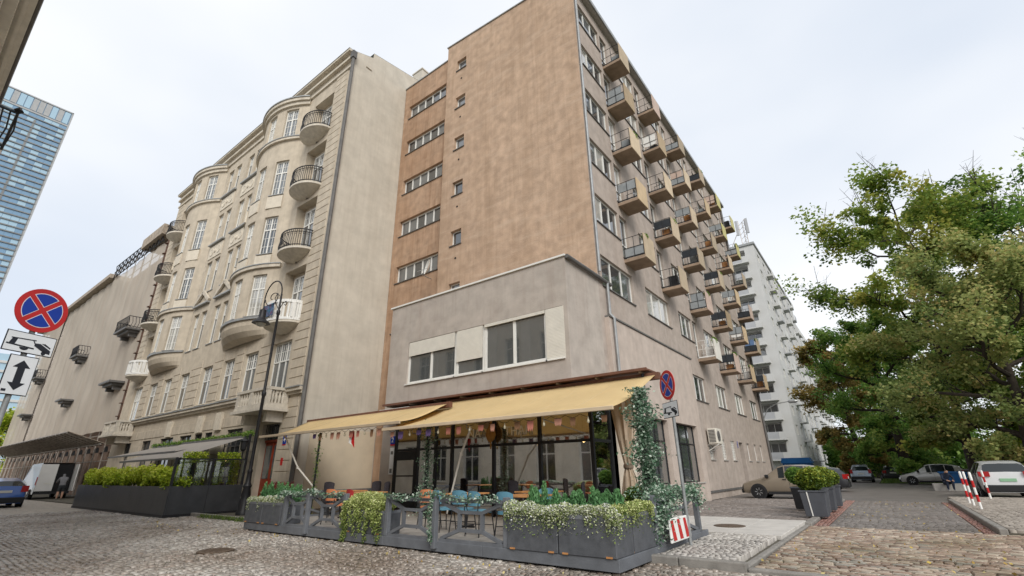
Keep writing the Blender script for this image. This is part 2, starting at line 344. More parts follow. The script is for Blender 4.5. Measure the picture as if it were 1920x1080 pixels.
T12 = np.array([(-1,-1,-.09),(1,-1,-.09),(1,1,-.09),(-1,1,-.09),(-1,-1,-.011),(1,-1,-.011),(1,1,-.011),(-1,1,-.011),(-.82,-.82,0),(.82,-.82,0),(.82,.82,0),(-.82,.82,0)], dtype=np.float32)
F12 = np.array([(0,1,5,4),(1,2,6,5),(2,3,7,6),(3,0,4,7),(4,5,9,8),(5,6,10,9),(6,7,11,10),(7,4,8,11),(8,9,10,11)], dtype=np.int32)
def courses(x0, x1, y0, y1, w, h, jit=.25, gap=.008, axis='x', wob=0):
    """stones laid in courses; returns rows of (cx, cy, half length, half width, angle)"""
    out = []
    a0, a1, b0, b1 = (x0, x1, y0, y1) if axis == 'x' else (y0, y1, x0, x1)
    b = b0
    while b < b1 - h*.4:
        hh = min(h*(1 + jit*.35*(rnd.random()-.5)), b1-b); a = a0 - rnd.random()*w*.7
        while a < a1:
            ww = w*(1 + jit*(rnd.random()-.5)*2); s, e = max(a, a0), min(a+ww, a1)
            if e - s > w*.3:
                cx, cb = (s+e)/2, b+hh/2 + wob*math.sin(a*1.7)*.5
                hx, hb = (e-s)/2-gap/2, hh/2-gap/2
                out.append((cx, cb, hx, hb, 0) if axis == 'x' else (cb, cx, hb, hx, 0))
            a += ww
        b += hh
    return np.array(out, dtype=np.float32)
def lay(S, name, stuff_name, m, parent, ztop=0, zj=.006, tj=1.0, nobj=300, ang=.05, inset=.74, tilt=.006):
    n = len(S); tone = np.clip(rng.random(n)*tj, 0, 1); zt = ztop + (rng.random(n)-.5)*2*zj
    th = (rng.random(n)-.5)*2*ang
    d = np.hypot(S[:, 0], S[:, 1]); vis = np.zeros(n, bool)
    for i in range(n):
        if d[i] < 40:
            p = proj((S[i, 0], S[i, 1], ztop)); vis[i] = p is not None and -5 < p[0] < 1925 and p[1] < 1085
    order = np.argsort(np.where(vis, d, 1e9)); idx = order[:min(nobj, int(vis.sum()))]
    rest = np.ones(n, bool); rest[idx] = False
    variants = [npmesh(name, T12, F12, m, np.full(9, k/6+.02)) for k in range(7)]
    for i in idx:
        o = bpy.data.objects.new(name, variants[min(6, int(tone[i]*7))])
        o.scale = (S[i, 2], S[i, 3], 1); link(o, parent, (S[i, 0], S[i, 1], zt[i])); o.rotation_euler = ((rng.random()-.5)*.03, (rng.random()-.5)*.03, th[i])
    if rest.any():
        s = S[rest]; k = len(s); T = np.repeat(T12[None], k, 0)
        T[:, :, 0] *= s[:, 2, None]; T[:, :, 1] *= s[:, 3, None]
        T[:, 8:, 2] += (rng.random((k, 4))-.5)*2*tilt
        c, sn = np.cos(th[rest])[:, None], np.sin(th[rest])[:, None]
        X = T[:, :, 0]*c - T[:, :, 1]*sn + s[:, 0, None]; Y = T[:, :, 0]*sn + T[:, :, 1]*c + s[:, 1, None]; Z = T[:, :, 2] + zt[rest][:, None]
        V = np.stack([X, Y, Z], -1).reshape(-1, 3); F = (F12[None] + (np.arange(k)*12)[:, None, None]).reshape(-1, 4)
        o = inst(stuff_name, npmesh(stuff_name, V, F, m, np.repeat(tone[rest], 9)), parent, (0, 0, 0)); o['kind'] = 'stuff'
S = courses(-30, 3, .4, 8.2, .112, .092, .6, .012, 'x', .07)
MH = (-11.18, 4.87)
keep = np.hypot(S[:, 0]-MH[0], S[:, 1]-MH[1]) > .40
keep &= ~((S[:, 0] < -14) & (S[:, 1] < .25*(-S[:, 0]-14)*.3 - 1))
lay(S[keep], 'cobble', 'cobbles', MT['cobble'], street, 0, .013, 1, 300, .22)
lay(courses(-2.0, 3.4, 8.37, 15.13, .2, .105, .5, .012, 'x', .015), 'sett', 'setts', MT['sett'], apron, .02, .006, 1, 300, .04)
lay(courses(-3.42, -2.2, 8.37, 11.86, .105, .1, .25, .012), 'small_sett', 'small_setts', MT['smallsett'], sidewalk, .105, .006, 1, 300, .08)
lay(courses(-1.62, 1.26, 15.16, 27.1, .2, .1, .02, .006, 'x'), 'paver', 'pavers', MT['paver'], alley, .01, .003, 1, 300, .01)
lay(np.concatenate([courses(-1.95, -1.63, 15.16, 27.1, .1, .2, .02, .006), courses(1.27, 1.49, 15.16, 26.9, .1, .2, .02, .006)]), 'red_paver', 'red_pavers', MT['redpaver'], alley, .012, .003, 1, 150, .01)
lay(courses(1.68, 7, 15.2, 29.8, .2, .1, .02, .006), 'tan_paver', 'tan_pavers', MT['tanpaver'], sidewalk_r, .105, .003, 1, 300, .01)
lay(courses(-7.05, -2.22, 15.57, 27.2, .2, .1, .02, .006), 'parking_paver', 'parking_pavers', MT['parkpaver'], parkb, .02, .003, 1, 200, .01)
# pale slabs behind the terrace corner, kerb stones
for i in range(7):
    for j in range(3):
        x0 = -8.9 + i*.97; y0 = 11.88 + j*1.22
        mb = MB(); mb.box(x0, min(x0+.962, -2.12), y0, y0+1.212, .02, .1 + rnd.random()*.006); bevel(mb.build('slab', MT['slab'], sidewalk), .008)
for i in range(-1, 28):
    x1 = -2.0 - i*1.0; mb = MB(); mb.box(x1-.99, x1, 8.2, 8.35, -.12, (.115 if i >= 0 else .05) + rnd.random()*.008); bevel(mb.build('kerb_stone', MT['kerb'], sidewalk), .02, 2)
for i in range(8):
    y0 = 8.4 + i*.9; mb = MB(); mb.box(-2.13, -2.02, y0, y0+.885, -.1, .055 - .003*i); bevel(mb.build('kerb_stone', MT['kerb'], sidewalk), .02)
for i in range(12):
    y0 = 15.3 + i*.98; mb = MB(); mb.box(-2.16, -1.97, y0, y0+.965, -.1, .07 + rnd.random()*.01); bevel(mb.build('kerb_stone', MT['kerb'], alley), .02)
for i in range(12):
    y0 = 15.15 + i*1.0; mb = MB(); mb.box(1.5, 1.655, y0, y0+.985, -.1, .13 + rnd.random()*.01); bevel(mb.build('kerb_stone', MT['kerb'], sidewalk_r), .02)
mb = MB(); mb.lathe([(.33, -.02), (.33, .012), (.30, .018)], 28, (MH[0], MH[1], 0))
mh = tag(mb.build('manhole_cover', MT['iron_cover']), 'round rusty manhole cover set in the street cobbles', 'manhole')
mb = MB()
for k in range(-3, 4): mb.box(MH[0]-.26+abs(k)*.03, MH[0]+.26-abs(k)*.03, MH[1]+k*.075-.012, MH[1]+k*.075+.012, .0175, .026)
mb.build('rib', MT['iron_cover'], mh)
mb = MB(); mb.lathe([(.36, .05), (.36, .112), (.33, .118)], 28, (-3.46, 13.26, 0))
tag(mb.build('manhole_cover', MT['iron_cover']), 'brown manhole cover in the pale pavement slabs', 'manhole')
# ------------------------------------------------------------------ facade tools
def wall(mb, fn, U, Z, holes, depth=.15, m=0, ucuts=(), zcuts=(), rev_m=None):
    us = sorted(set([U[0], U[1], *ucuts] + [h[0] for h in holes] + [h[1] for h in holes]))
    zs = sorted(set([Z[0], Z[1], *zcuts] + [h[2] for h in holes] + [h[3] for h in holes]))
    us = [u for u in us if U[0] <= u <= U[1]]; zs = [z for z in zs if Z[0] <= z <= Z[1]]
    for i in range(len(us)-1):
        for j in range(len(zs)-1):
            uc, zc = (us[i]+us[i+1])/2, (zs[j]+zs[j+1])/2
            if any(h[0] < uc < h[1] and h[2] < zc < h[3] for h in holes): continue
            mb.quad(fn(us[i], 0, zs[j]), fn(us[i+1], 0, zs[j]), fn(us[i+1], 0, zs[j+1]), fn(us[i], 0, zs[j+1]), m)
    r = m if rev_m is None else rev_m
    for h in holes:
        u0, u1, z0, z1 = h[:4]; D = h[4] if len(h) > 4 else depth
        mb.quad(fn(u0,0,z0), fn(u0,D,z0), fn(u0,D,z1), fn(u0,0,z1), r); mb.quad(fn(u1,0,z0), fn(u1,0,z1), fn(u1,D,z1), fn(u1,D,z0), r)
        mb.quad(fn(u0,0,z1), fn(u0,D,z1), fn(u1,D,z1), fn(u1,0,z1), r); mb.quad(fn(u0,0,z0), fn(u1,0,z0), fn(u1,D,z0), fn(u0,D,z0), r)
    return mb
def front(y): return lambda u, d, z: (u, y+d, z)
def side(x): return lambda u, d, z: (x-d, u, z)
WC = {}
def win_meshes(w, h, vf, hf, fw, bars, fm, split):
    key = (round(w, 3), round(h, 3), tuple(vf), tuple(hf), fw, bars, fm.name, split)
    if key in WC: return WC[key]
    mb = MB()
    mb.box(0, fw, 0, .07, 0, h); mb.box(w-fw, w, 0, .07, 0, h); mb.box(fw, w-fw, 0, .07, 0, fw); mb.box(fw, w-fw, 0, .07, h-fw, h)
    for v in vf: mb.box(v*w-fw*.55, v*w+fw*.55, -.004, .072, fw, h-fw)
    for t in hf: mb.box(fw, w-fw, -.007, .074, t*h-fw*.5, t*h+fw*.5)
    if bars:   # small glazing bars in the upper light (and lower if 2)
        t0 = (hf[-1] if hf else 0)*h
        xs = [0] + [v*w for v in vf] + [w]
        for a, b in zip(xs[:-1], xs[1:]):
            for k in (1, 2): x = a+(b-a)*k/3; mb.box(x-.012, x+.012, .012, .06, t0, h-fw)
        mb.box(fw, w-fw, .014, .058, t0+(h-t0)*.5-.012, t0+(h-t0)*.5+.012)
        if bars == 2:
            for a, b in zip(xs[:-1], xs[1:]):
                x = (a+b)/2; mb.box(x-.012, x+.012, .012, .06, fw, t0)
            for k in (1, 2): mb.box(fw, w-fw, .014, .058, t0*k/3-.012, t0*k/3+.012)
    fr = mb.mesh('window', fm); panes = []
    xs = [0] + ([v*w for v in vf] if split else []) + [w]; zs = [0] + ([t*h for t in hf] if split else []) + [h]
    for a, b in zip(xs[:-1], xs[1:]):
        for c, d in zip(zs[:-1], zs[1:]):
            pb = MB(); pb.box(a+fw*.5, b-fw*.5, .03, .045, c+fw*.5, d-fw*.5); panes.append(pb)
    WC[key] = (fr, panes, {}); return WC[key]
def window(parent, W, rz, w, h, vf=(), hf=(), depth=.14, fw=.06, bars=0, fm=None, pm=None, split=False, sill='concrete', sub=True, name='window'):
    fm = fm or MT['frame']; fr, panes, cache = win_meshes(w, h, vf, hf, fw, bars, fm, split)
    q = Matrix.Rotation(rz, 3, 'Z') @ Vector((0, depth-.05, 0))
    o = inst(name, fr, parent, (W[0]+q.x, W[1]+q.y, W[2]), rz)
    for i, pb in enumerate(panes):
        m = pm if pm is not None and not isinstance(pm, list) else rnd.choice(pm or [MT['glass'], MT['glass'], MT['glass_grey'], MT['glass_curt']])
        if (i, m.name) not in cache: cache[(i, m.name)] = pb.mesh('pane', m)
        inst('pane', cache[(i, m.name)], o, (0, 0, 0), 0, True)
    if sill:
        k = ('sill', depth, sill)
        if k not in cache:
            sb = MB(); sb.box(-.04, w+.04, -(depth-.05)-.06, -.002, -.045, -.004); cache[k] = sb.mesh('sill', MT[sill])
        inst('sill', cache[k], o, (0, 0, 0), 0, True)
    return o
GD = lambda: rnd.choice([MT['glass'], MT['glass'], MT['glass'], MT['glass_grey'], MT['glass_curt']])

# ------------------------------------------------------------------ brown apartment block with the low annex
AX, AY0, AY1, FY_ = -7.25, 15.1, 42.2, 15.1
apt = thing('apartment_building', 'brown and grey rendered apartment block with stacked box balconies and low annex', 'building', (AX, AY0, 0))
sl = [7.15, 10.0, 12.86, 15.7, 18.48, 21.2]; K = 4.53
hs = []; wins = []; balc = []
for r_, z in enumerate(sl):
    for k in range(6):
        y0 = 15.5 + K*k; hb = not (r_ == 0 and k < 2)
        if hb:
            hs.append((y0, y0+2.2, z+.9, z+2.25)); wins.append((y0, z+.9, 2.2, 1.35, (.333, .667), ()))
            hs.append((y0+2.36, y0+3.16, z+.12, z+2.25)); wins.append((y0+2.36, z+.12, .8, 2.13, (), (.35,)))
            balc.append((y0+2.4, z, r_, k))
        else:
            hs.append((y0, y0+3.05, z+.9, z+2.25)); wins.append((y0, z+.9, 3.05, 1.35, (.333, .667), ()))
for k in range(2, 6):
    y0 = 15.5+K*k+.55; hs.append((y0, y0+2.45, 4.77, 6.1)); wins.append((y0, 4.77, 2.45, 1.33, (.333, .667), ()))
sm = [(26.4, .8), (28.85, .85), (31.0, .85), (35.1, .75), (37.2, .75), (39.2, .75)]
for y0, w in sm: hs.append((y0, y0+w, 1.85, 2.93))
hs.append((33.0, 34.0, .25, 2.92, .45)); hs.append((15.45, 24.8, .01, 6.7, .3))
mb = wall(MB(), side(AX), (AY0, AY1), (0, 24.25), hs, .16)
mb.quad((AX-.5, 15.3, 0), (AX-.5, 24.9, 0), (AX-.5, 24.9, 6.8), (AX-.5, 15.3, 6.8))
mb.quad((AX, AY1, 0), (-20, AY1, 0), (-20, AY1, 24.25), (AX, AY1, 24.25))
mb.build('side_wall', MT['grey_render'], apt)
PM = [MT['glass'], MT['glass'], MT['glass_grey'], MT['glass_curt'], MT['glass']]
for y0, z, w, h, vf, hf in wins: window(apt, (AX, y0, z), R(90), w, h, vf, hf, .16, .07, 0, None, PM, w > 2, 'pipe')
for i, (y0, w) in enumerate(sm):
    o = window(apt, (AX, y0, 1.85), R(90), w, 1.08, (), (), .16, .05, 0, None, [MT['glass']] if i > 2 else [MT['glass_curt']])
    if i < 3:
        g = MB()
        for k in range(8): g.tube([(.02, -.06, .06+k*.14), (w-.02, -.06, .06+k*.14)], .009, 5)
        for k in range(5): g.tube([(.05+k*(w-.1)/4, -.06, 0), (.05+k*(w-.1)/4, -.06, 1.08)], .009, 5)
        g.build('grille', MT['frame'], o, (0, 0, 0), 0, True)
d = MB(); d.box(AX-.42, AX-.36, 33.0, 34.0, .25, 2.92); d.box(AX-.36, AX-.345, 33.1, 33.9, 1.5, 2.6); d.build('door', MT['pipe'], apt)
# front walls
small_z = [(9.15, 9.98), (12.03, 12.88), (14.98, 15.84), (17.93, 18.76), (20.83, 21.64), (23.68, 24.46)]
hs = [(-15.22, -14.48, a, b) for a, b in small_z]
mb = wall(MB(), front(FY_), (-16.03, AX), (0, 25.1), hs, .22)
mb.poly([(-16.03, FY_, 25.1), (AX, FY_, 25.1), (AX, FY_, 25.25), (-10, FY_, 25.55), (-16.03, FY_, 26.1)])
mb.quad((-16.03, FY_, 0), (-16.03, FY_+.5, 0), (-16.03, FY_+.5, 26.1), (-16.03, FY_, 26.1))
mb.quad((AX, FY_, 24.2), (AX, FY_+.4, 24.2), (AX, FY_+.4, 25.25), (AX, FY_, 25.25))
mb.poly([(-16.03, FY_+.4, 24), (AX, FY_+.4, 24), (AX, FY_+.4, 25.25), (-10, FY_+.4, 25.55), (-16.03, FY_+.4, 26.1)])
mb.build('front_wall', MT['brown'], apt)
cp = MB(); cp.bar((-16.1, FY_+.2, 26.14), (-10, FY_+.2, 25.59), .52, .06); cp.bar((-10, FY_+.2, 25.59), (AX+.05, FY_+.2, 25.29), .52, .06); cp.build('coping', MT['lead'], apt)
for a, b in small_z: window(apt, (-15.22, FY_, a), 0, .74, b-a, (), (), .22, .06, 0, None, [MT['glass'], MT['glass_grey']], False, 'pipe')
vt = MB().lathe([(.06, -.012), (.05, .02)], 10, (0, 0, 0), 'y').mesh('vent', MT['dark'])
for a, b in small_z[1:]: inst('vent', vt, apt, (-14.82, FY_, a-.75))
stz = [11.3, 14.25, 17.12, 20.08, 22.9, 8.4]
hs = [(-19.87, -16.5, z, z+1.02) for z in stz]
mb = wall(MB(), front(15.5), (-20.38, -16.03), (0, 25.65), hs, .22)
mb.quad((-20.38, 15.5, 25.65), (-16.03, 15.5, 25.65), (-16.03, 20, 25.65), (-20.38, 20, 25.65))
mb.build('stair_wall', MT['brown_stair'], apt)
cp = MB(); cp.box(-20.38, -16.04, 15.44, 15.8, 25.66, 25.73); cp.build('coping', MT['lead'], apt)
for z in stz: window(apt, (-19.87, 15.5, z), 0, 3.37, 1.02, (.2, .4, .6, .8), (), .22, .08, 0, None, [MT['glass_grey'], MT['glass_grey'], MT['glass']], True, 'pipe')
# roof and eaves
rf = MB(); rf.box(-20, AX+.28, FY_+.41, AY1+.3, 24.26, 24.42); rf.box(AX+.28, AX+.34, FY_+.41, AY1+.3, 24.2, 24.44); rf.box(-20.3, -7.3, 15.85, 42, 24.43, 24.9)
rf.build('roof', MT['lead'], apt)
sf = MB(); sf.box(AX+.002, AX+.27, FY_+.41, AY1+.3, 24.18, 24.255); sf.build('eave', MT['concrete'], apt)
pp = MB(); pp.tube([(AX+.09, FY_+.06, 24.2), (AX+.09, FY_+.06, 8.5)], .05, 8); pp.build('downpipe', MT['zincpipe'], apt)
pp = MB(); pp.tube([(AX+.1, AY1-.15, 24.2), (AX+.1, AY1-.15, .1)], .09, 8); pp.build('downpipe', MT['pipe'], apt)
pl = MB(); pl.box(AX+.003, AX+.05, 24.86, AY1-.3, .3, .4); pl.build('plinth_band', MT['pipe'], apt)
# balconies: slab > front panel, railing, screen
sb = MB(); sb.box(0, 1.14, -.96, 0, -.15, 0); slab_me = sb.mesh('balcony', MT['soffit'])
sb = MB(); sb.box(-.01, 1.15, -1.0, -.962, -.12, 1.02); pan = {m: sb.mesh('panel', MT[m]) for m in ('panel_a', 'panel_b', 'panel_c', 'panel_w', 'panel_y')}
def rail_mesh(m):
    g = MB()
    x = .02
    for z in (.5, 1.0): g.tube([(x, -.94, z), (x, 0, z)], .014, 5)
    for y in (-.93, -.5, -.05): g.tube([(x, y, 0), (x, y, 1.0)], .014, 5)
    g.box(x-.006, x+.006, -.94, 0, .03, .09)
    return g.mesh('railing', m)
rails = {False: rail_mesh(MT['iron']), True: rail_mesh(MT['white'])}
scr = MB(); scr.box(.03, .045, -.92, -.04, .04, .5); scr2 = MB(); scr2.box(.03, .045, -.92, -.04, .5, .97)
MT['screen_d'] = mat('balcony_screen_dark', (.03, .035, .042), .7, .2, 4); MT['screen_g'] = mat('balcony_screen_grey', (.28, .30, .31), .7, .15, 4); MT['screen_gr'] = mat('balcony_screen_green', (.06, .11, .06), .7, .3, 14)
scm = [scr.mesh('screen', MT['screen_d']), scr2.mesh('screen', MT['screen_d']), scr2.mesh('screen', MT['screen_g']), scr.mesh('screen', MT['screen_g'])]
br = random.Random(5); MT['blue_cloth'] = mat('blue_cloth', (.12, .2, .36), .8, .15, 5)
for y0, z, r_, k in balc:
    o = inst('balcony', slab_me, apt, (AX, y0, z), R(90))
    pk = br.choice(['panel_a', 'panel_a', 'panel_b', 'panel_b', 'panel_b', 'panel_c'])
    if r_ == 0 and k == 2: pk = 'panel_w'
    if k >= 4 and r_ >= 4: pk = 'panel_y'
    inst('panel', pan[pk], o, (0, 0, 0), 0, True); [inst('railing', rails[pk == 'panel_w'], o, (dx, 0, 0), 0, True) for dx in (0, 1.1)]
    if pk != 'panel_w' and br.random() < .6:
        inst('screen', br.choice(scm), o, (0, 0, 0), 0, True)
    if br.random() < .35:
        C = ball(260, (br.uniform(.35, .8), -.9, 1.0), (br.uniform(.2, .45), .14, br.uniform(.12, .25)), .3); pl_ = bpy.data.objects.new('balcony_plant', leaf_mesh('balcony_plant', C, .09, rng.random(260), LM['green'])); link(pl_, o, (0, 0, 0), 0, True)
    if br.random() < .25:
        j = MB(); x = br.uniform(.1, .3); j.prism([(0, 0), (.7, 0), (.68, -.7), (.3, -.74), (.02, -.68)], lambda u, v, d: (x*0+.05+d, -.12-u, .98+v), -.006, .006); j.build('laundry', br.choice([MT['white'], MT['screen_g'], MT['panel_c'], MT['blue_cloth']]), o, (0, 0, 0), 0, True)
    if br.random() < .6:
        j = MB(); h = br.uniform(.3, .8); x = br.uniform(.2, .6); j.box(x, x+.35, -.75, -.35, .01, h); j.build('clutter', br.choice([MT['iron'], MT['white'], MT['screen_g'], MT['wood']]), o, (0, 0, 0), 0, True)
# proud ground floor wall of the shop side
hs = [(20.9, 24.15, .84, 3.32), (16.9, 20.2, .84, 3.32)]
mb = wall(MB(), side(-7.08), (15.4, 24.85), (0, 6.72), hs, .25)
mb.quad((-7.08, 24.85, 0), (-7.25, 24.85, 0), (-7.25, 24.85, 6.72), (-7.08, 24.85, 6.72)); mb.quad((-7.08, 15.4, 0), (-7.25, 15.4, 0), (-7.25, 15.4, 6.72), (-7.08, 15.4, 6.72))
mb.build('shop_side_wall', MT['shop_render'], apt)
lg = MB(); lg.box(-7.25, -7.03, 15.4, 24.95, 6.725, 6.79); lg.build('ledge', MT['pipe'], apt)
for a, b in ((20.9, 24.15), (16.9, 20.2)):
    window(apt, (-7.08, a, .84), R(90), b-a, 2.48, (.36, .68), (.66,), .25, .06, 0, MT['iron'], [MT['glass_refl']], True, 'concrete', name='shop_window')
# annex: first floor box over the shop
AF = 12.66
hs = [(-14.98, -7.45, 4.76, 6.5)]
mb = wall(MB(), front(AF), (-16.2, AX), (3.3, 8.24), hs, .12)
mb.quad((AX, AF, 3.3), (AX, FY_, 3.3), (AX, FY_, 8.24), (AX, AF, 8.24)); mb.quad((-16.2, AF, 0), (-16.2, 15.5, 0), (-16.2, 15.5, 8.24), (-16.2, AF, 8.24))
mb.quad((AX, FY_, 0), (AX, AF+1.0, 0), (AX, AF+1.0, 3.3), (AX, FY_, 3.3))
mb.quad((-16.2, AF, 8.2), (AX, AF, 8.2), (AX, FY_, 8.2), (-16.2, FY_, 8.2)); mb.quad((-16.2, AF, 3.3), (AX, AF, 3.3), (AX, FY_, 3.3), (-16.2, FY_, 3.3))
mb.quad((-16.2, AF, 0), (-14.9, AF, 0), (-14.9, AF, 3.3), (-16.2, AF, 3.3)); mb.quad((-14.9, AF, 0), (-14.9, AF+.3, 0), (-14.9, AF+.3, 3.3), (-14.9, AF, 3.3))
mb.build('annex_wall', MT['annex_render'], apt)
cp = MB(); cp.box(-16.28, AX+.03, AF-.06, AF+.3, 8.245, 8.31); cp.build('coping', MT['frame'], apt)
gt = MB(); gt.tube([(AX+.1, AF-.02, 8.22), (AX+.1, FY_+.9, 8.18)], .075, 8); gt.build('gutter', MT['pipe'], apt)
gt = MB(); gt.tube([(AX+.12, FY_+.55, 8.15), (AX+.12, FY_+.55, 6.9), (AX+.27, FY_+.55, 6.7), (AX+.27, FY_+.55, .1)], .055, 8); gt.build('downpipe', MT['zincpipe'], apt)
# the strip window with roller shutters
MT['shutter'] = mat('roller_shutter', (.70, .665, .59), .6, .06, 3)
def shutter(o, x0, x1, z0, z1):
    g = MB(); z = z0
    while z < z1-.01: g.box(x0, x1, -.075, -.045, z, min(z+.042, z1)); z += .048
    g.build('shutter', MT['shutter'], o, (0, 0, 0), 0, True)
ZS = 4.76
a = window(apt, (-14.98, AF, ZS), 0, 2.72, 1.74, (.5,), (), .12, .09, 0, None, [MT['glass_refl']], True, 'frame'); shutter(a, .06, 2.66, 1.14, 1.72)
a = window(apt, (-12.24, AF, ZS), 0, 1.38, 1.74, (), (), .12, .08, 0, None, [MT['glass_refl']], True, 'frame'); shutter(a, .05, 1.33, .52, 1.72)
a = window(apt, (-10.84, AF, ZS), 0, 2.72, 1.74, (.5,), (), .12, .1, 0, None, [MT['glass_refl']], True, 'frame'); shutter(a, .03, 2.69, 1.62, 1.73)
a = window(apt, (-8.1, AF, ZS), 0, .64, 1.74, (), (), .12, .05, 0, None, [MT['glass_refl']], True, 'frame'); shutter(a, -.02, .7, .0, 1.73)
# shop glazing under the awning
gz = MB()
for x in (-14.85, -13.62, -12.7, -11.9, -10.05, -8.26, -6.5): gz.box(x-.05, x+.05, 12.25, 12.35, .12, 3.6)
for z in (.25, 2.2, 3.06): gz.box(-14.8, -6.55, 12.262, 12.338, z-.04, z+.04)
gz.box(-6.55, -6.45, 13.4, 13.5, .12, 3.6); gz.box(-6.545, -6.455, 12.35, 13.4, 2.16, 2.24); gz.box(-6.545, -6.455, 12.35, 13.4, .2, .3)
gz.build('shopfront_frame', MT['iron'], apt)
xs = [-14.85, -13.62, -12.7, -11.9, -10.05, -8.26, -6.5]
for a, b in zip(xs[:-1], xs[1:]):
    for c, d in ((.29, 2.16), (2.24, 3.02), (3.1, 3.58)):
        if a == -14.85 and c < 2: continue
        g = MB(); g.box(a+.05, b-.05, 12.295, 12.305, c, d); g.build('pane', MT['shopglass'], apt)
for c, d in ((.3, 2.16), (2.24, 3.58)):
    g = MB(); g.box(-6.505, -6.495, 12.35, 13.4, c, d); g.build('pane', MT['shopglass'], apt)
dr = MB(); dr.box(-14.78, -13.68, 12.25, 12.33, .2, 2.15); do = dr.build('door', MT['iron'], apt)
for c, d in ((.72, 1.28), (1.33, 1.84)):
    g = MB(); g.box(-14.68, -13.78, 12.24, 12.2505, c, d); g.build('pane', MT['glass_curt'], do)
fl = MB(); fl.box(-14.9, -6.46, 12.3, 15.05, .06, .12); fl.box(-14.9, -6.46, 12.36, 15.0, 3.22, 3.29); fl.box(-14.9, -6.46, 15.0, 15.06, .12, 3.22); fl.box(-6.6, -6.46, 13.5, 15.0, .12, 3.2); fl.build('shop_interior', mat('shop_interior', (.6, .52, .42), .8, .15, 3), apt)
pr = MB(); pr.box(-7.24, -6.46, 13.5, 13.75, .1, 3.6); pr.build('pier', MT['shop_render'], apt)
lid = MB(); lid.box(-14.95, -6.4, 12.24, 13.6, 3.6, 3.66); lid.build('shopfront_roof', MT['rust'], apt)
# small fixtures on the block
ac = thing('air_conditioner', 'boxy outdoor air conditioner on brackets on the grey side wall', 'air conditioner', (-7.2, 26.2, 2.5))
mb = MB(); mb.box(-7.16, -6.72, 26.1, 27.1, 2.58, 3.34); bevel(mb.build('casing', MT['frame_old'], ac), .02)
mb = MB()
for k in range(9): mb.box(-7.1, -6.78, 26.085, 26.099, 2.66+k*.07, 2.70+k*.07)
mb.lathe([(.27, .0), (.27, .015), (.2, .02)], 18, (-6.72, 26.5, 2.96), 'x'); mb.build('grille', MT['pipe'], ac)
mb = MB()
for y in (26.25, 26.95): mb.bar((-7.25, y, 2.55), (-6.7, y, 2.55), .04, .05); mb.bar((-7.25, y, 2.25), (-6.75, y, 2.53), .03, .03)
mb.build('bracket', MT['frame'], ac)
di = thing('satellite_dish', 'white satellite dish on an arm below the stair windows', 'satellite dish', (-16.35, 15.0, 10.9))
mb = MB(); mb.lathe([(.02, .0), (.2, .03), (.36, .10), (.40, .14), (.36, .115), (.2, .05), (.02, .02)], 20); o = mb.build('dish', MT['frame'], di, (.25, -.42, .05), 0, True, smooth=40); o.rotation_euler = (R(80), 0, R(-28))
mb = MB(); mb.tube([(-.5, .45, -.1), (-.45, -.3, -.1), (.2, -.4, .0)], .02, 6); mb.tube([(.25, -.42, .05), (-.25, -.75, -.15)], .012, 6); mb.build('arm', MT['zincpipe'], di, (0, 0, 0), 0, True)

MT['lamp_glow'], _N, _L, _P = newmat('pendant_bulb'); _P.inputs['Emission Color'].default_value = (1, .62, .25, 1); _P.inputs['Emission Strength'].default_value = 14
for i, x in enumerate((-13.0, -11.0, -9.2, -7.5)):  # only one lamp is known; the rest are added to brighten the cafe
    t = thing('pendant_lamp', ['warm pendant lamp inside the cafe nearest the door', 'second warm pendant lamp, added inside the cafe', 'third warm pendant lamp, added inside the cafe', 'warm pendant lamp added inside the glazed cafe corner'][i], 'lamp', (x, 13.6, 2.3), 0, 'pendant lamps inside the cafe')
    b = MB(); b.lathe([(.02, .16), (.06, .12), (.16, .0), (.15, .0)], 14); b.build('lamp_shade', MT['rust'], t, (0, 0, 0), 0, True, smooth=50)
    b = MB(); b.tube([(0, 0, .15), (0, 0, .9)], .008, 5); b.build('cord', MT['iron'], t, (0, 0, 0), 0, True)
    b = MB(); b.lathe([(.01, .06), (.06, .03), (.07, -.02), (.03, -.07)], 12); b.build('bulb', MT['lamp_glow'], t, (0, 0, 0), 0, True, smooth=60)
# ------------------------------------------------------------------ cream tenement with two rounded bays
CY, CX, CL, CR = 11.4, -33.6, -46.8, -20.4
ten = thing('tenement', 'cream tenement with two rounded bays, stacked balconies and a bare side wall', 'building', (CX, CY, 0))
ROWS = [(9.2, 11.8), (13.3, 15.8), (17.25, 19.75), (21.35, 23.65)]
LOG = [(8.62, 11.75), (12.65, 15.95), (16.7, 19.8), (20.62, 23.4)]
hs = []; cw = []
for s in (-1, 1):
    for c, w in ((7.25, 1.5), (4.6, 1.35), (1.7, 1.4)):
        x = CX+s*c-w/2; hs.append((x, x+w, 5.36, 7.64)); cw.append((x, 5.36, w, 2.28, (.5,), (.62,), 1))
    x = CX+s*10.45-.9; hs.append((x, x+1.8, 5.1, 7.7)); cw.append((x, 5.1, 1.8, 2.6, (.33, .67), (.62,), 1))
    for z0, z1 in ROWS:
        for c in (1.0, 2.25):
            x = CX+s*c-.44; hs.append((x, x+.88, z0, z1)); cw.append((x, z0, .88, z1-z0, (.5,), (.66,), 1))
    for z0, z1 in LOG:
        x = CX+s*10.5-1.05; hs.append((x, x+2.1, z0, z1, .5))
GW = [(-27.5, -25.75), (-31.6, -30.6), (-30.25, -29.3), (-33.8, -32.1), (-36.9, -34.8), (-40.15, -38.6), (-43.6, -42.4)]
for a, b in GW: hs.append((a, b, .9, 3.65))
hs.append((-23.68, -22.12, .1, 3.66, .35))
mb = wall(MB(), front(CY), (CL, CR), (0, 25.2), hs, .2)
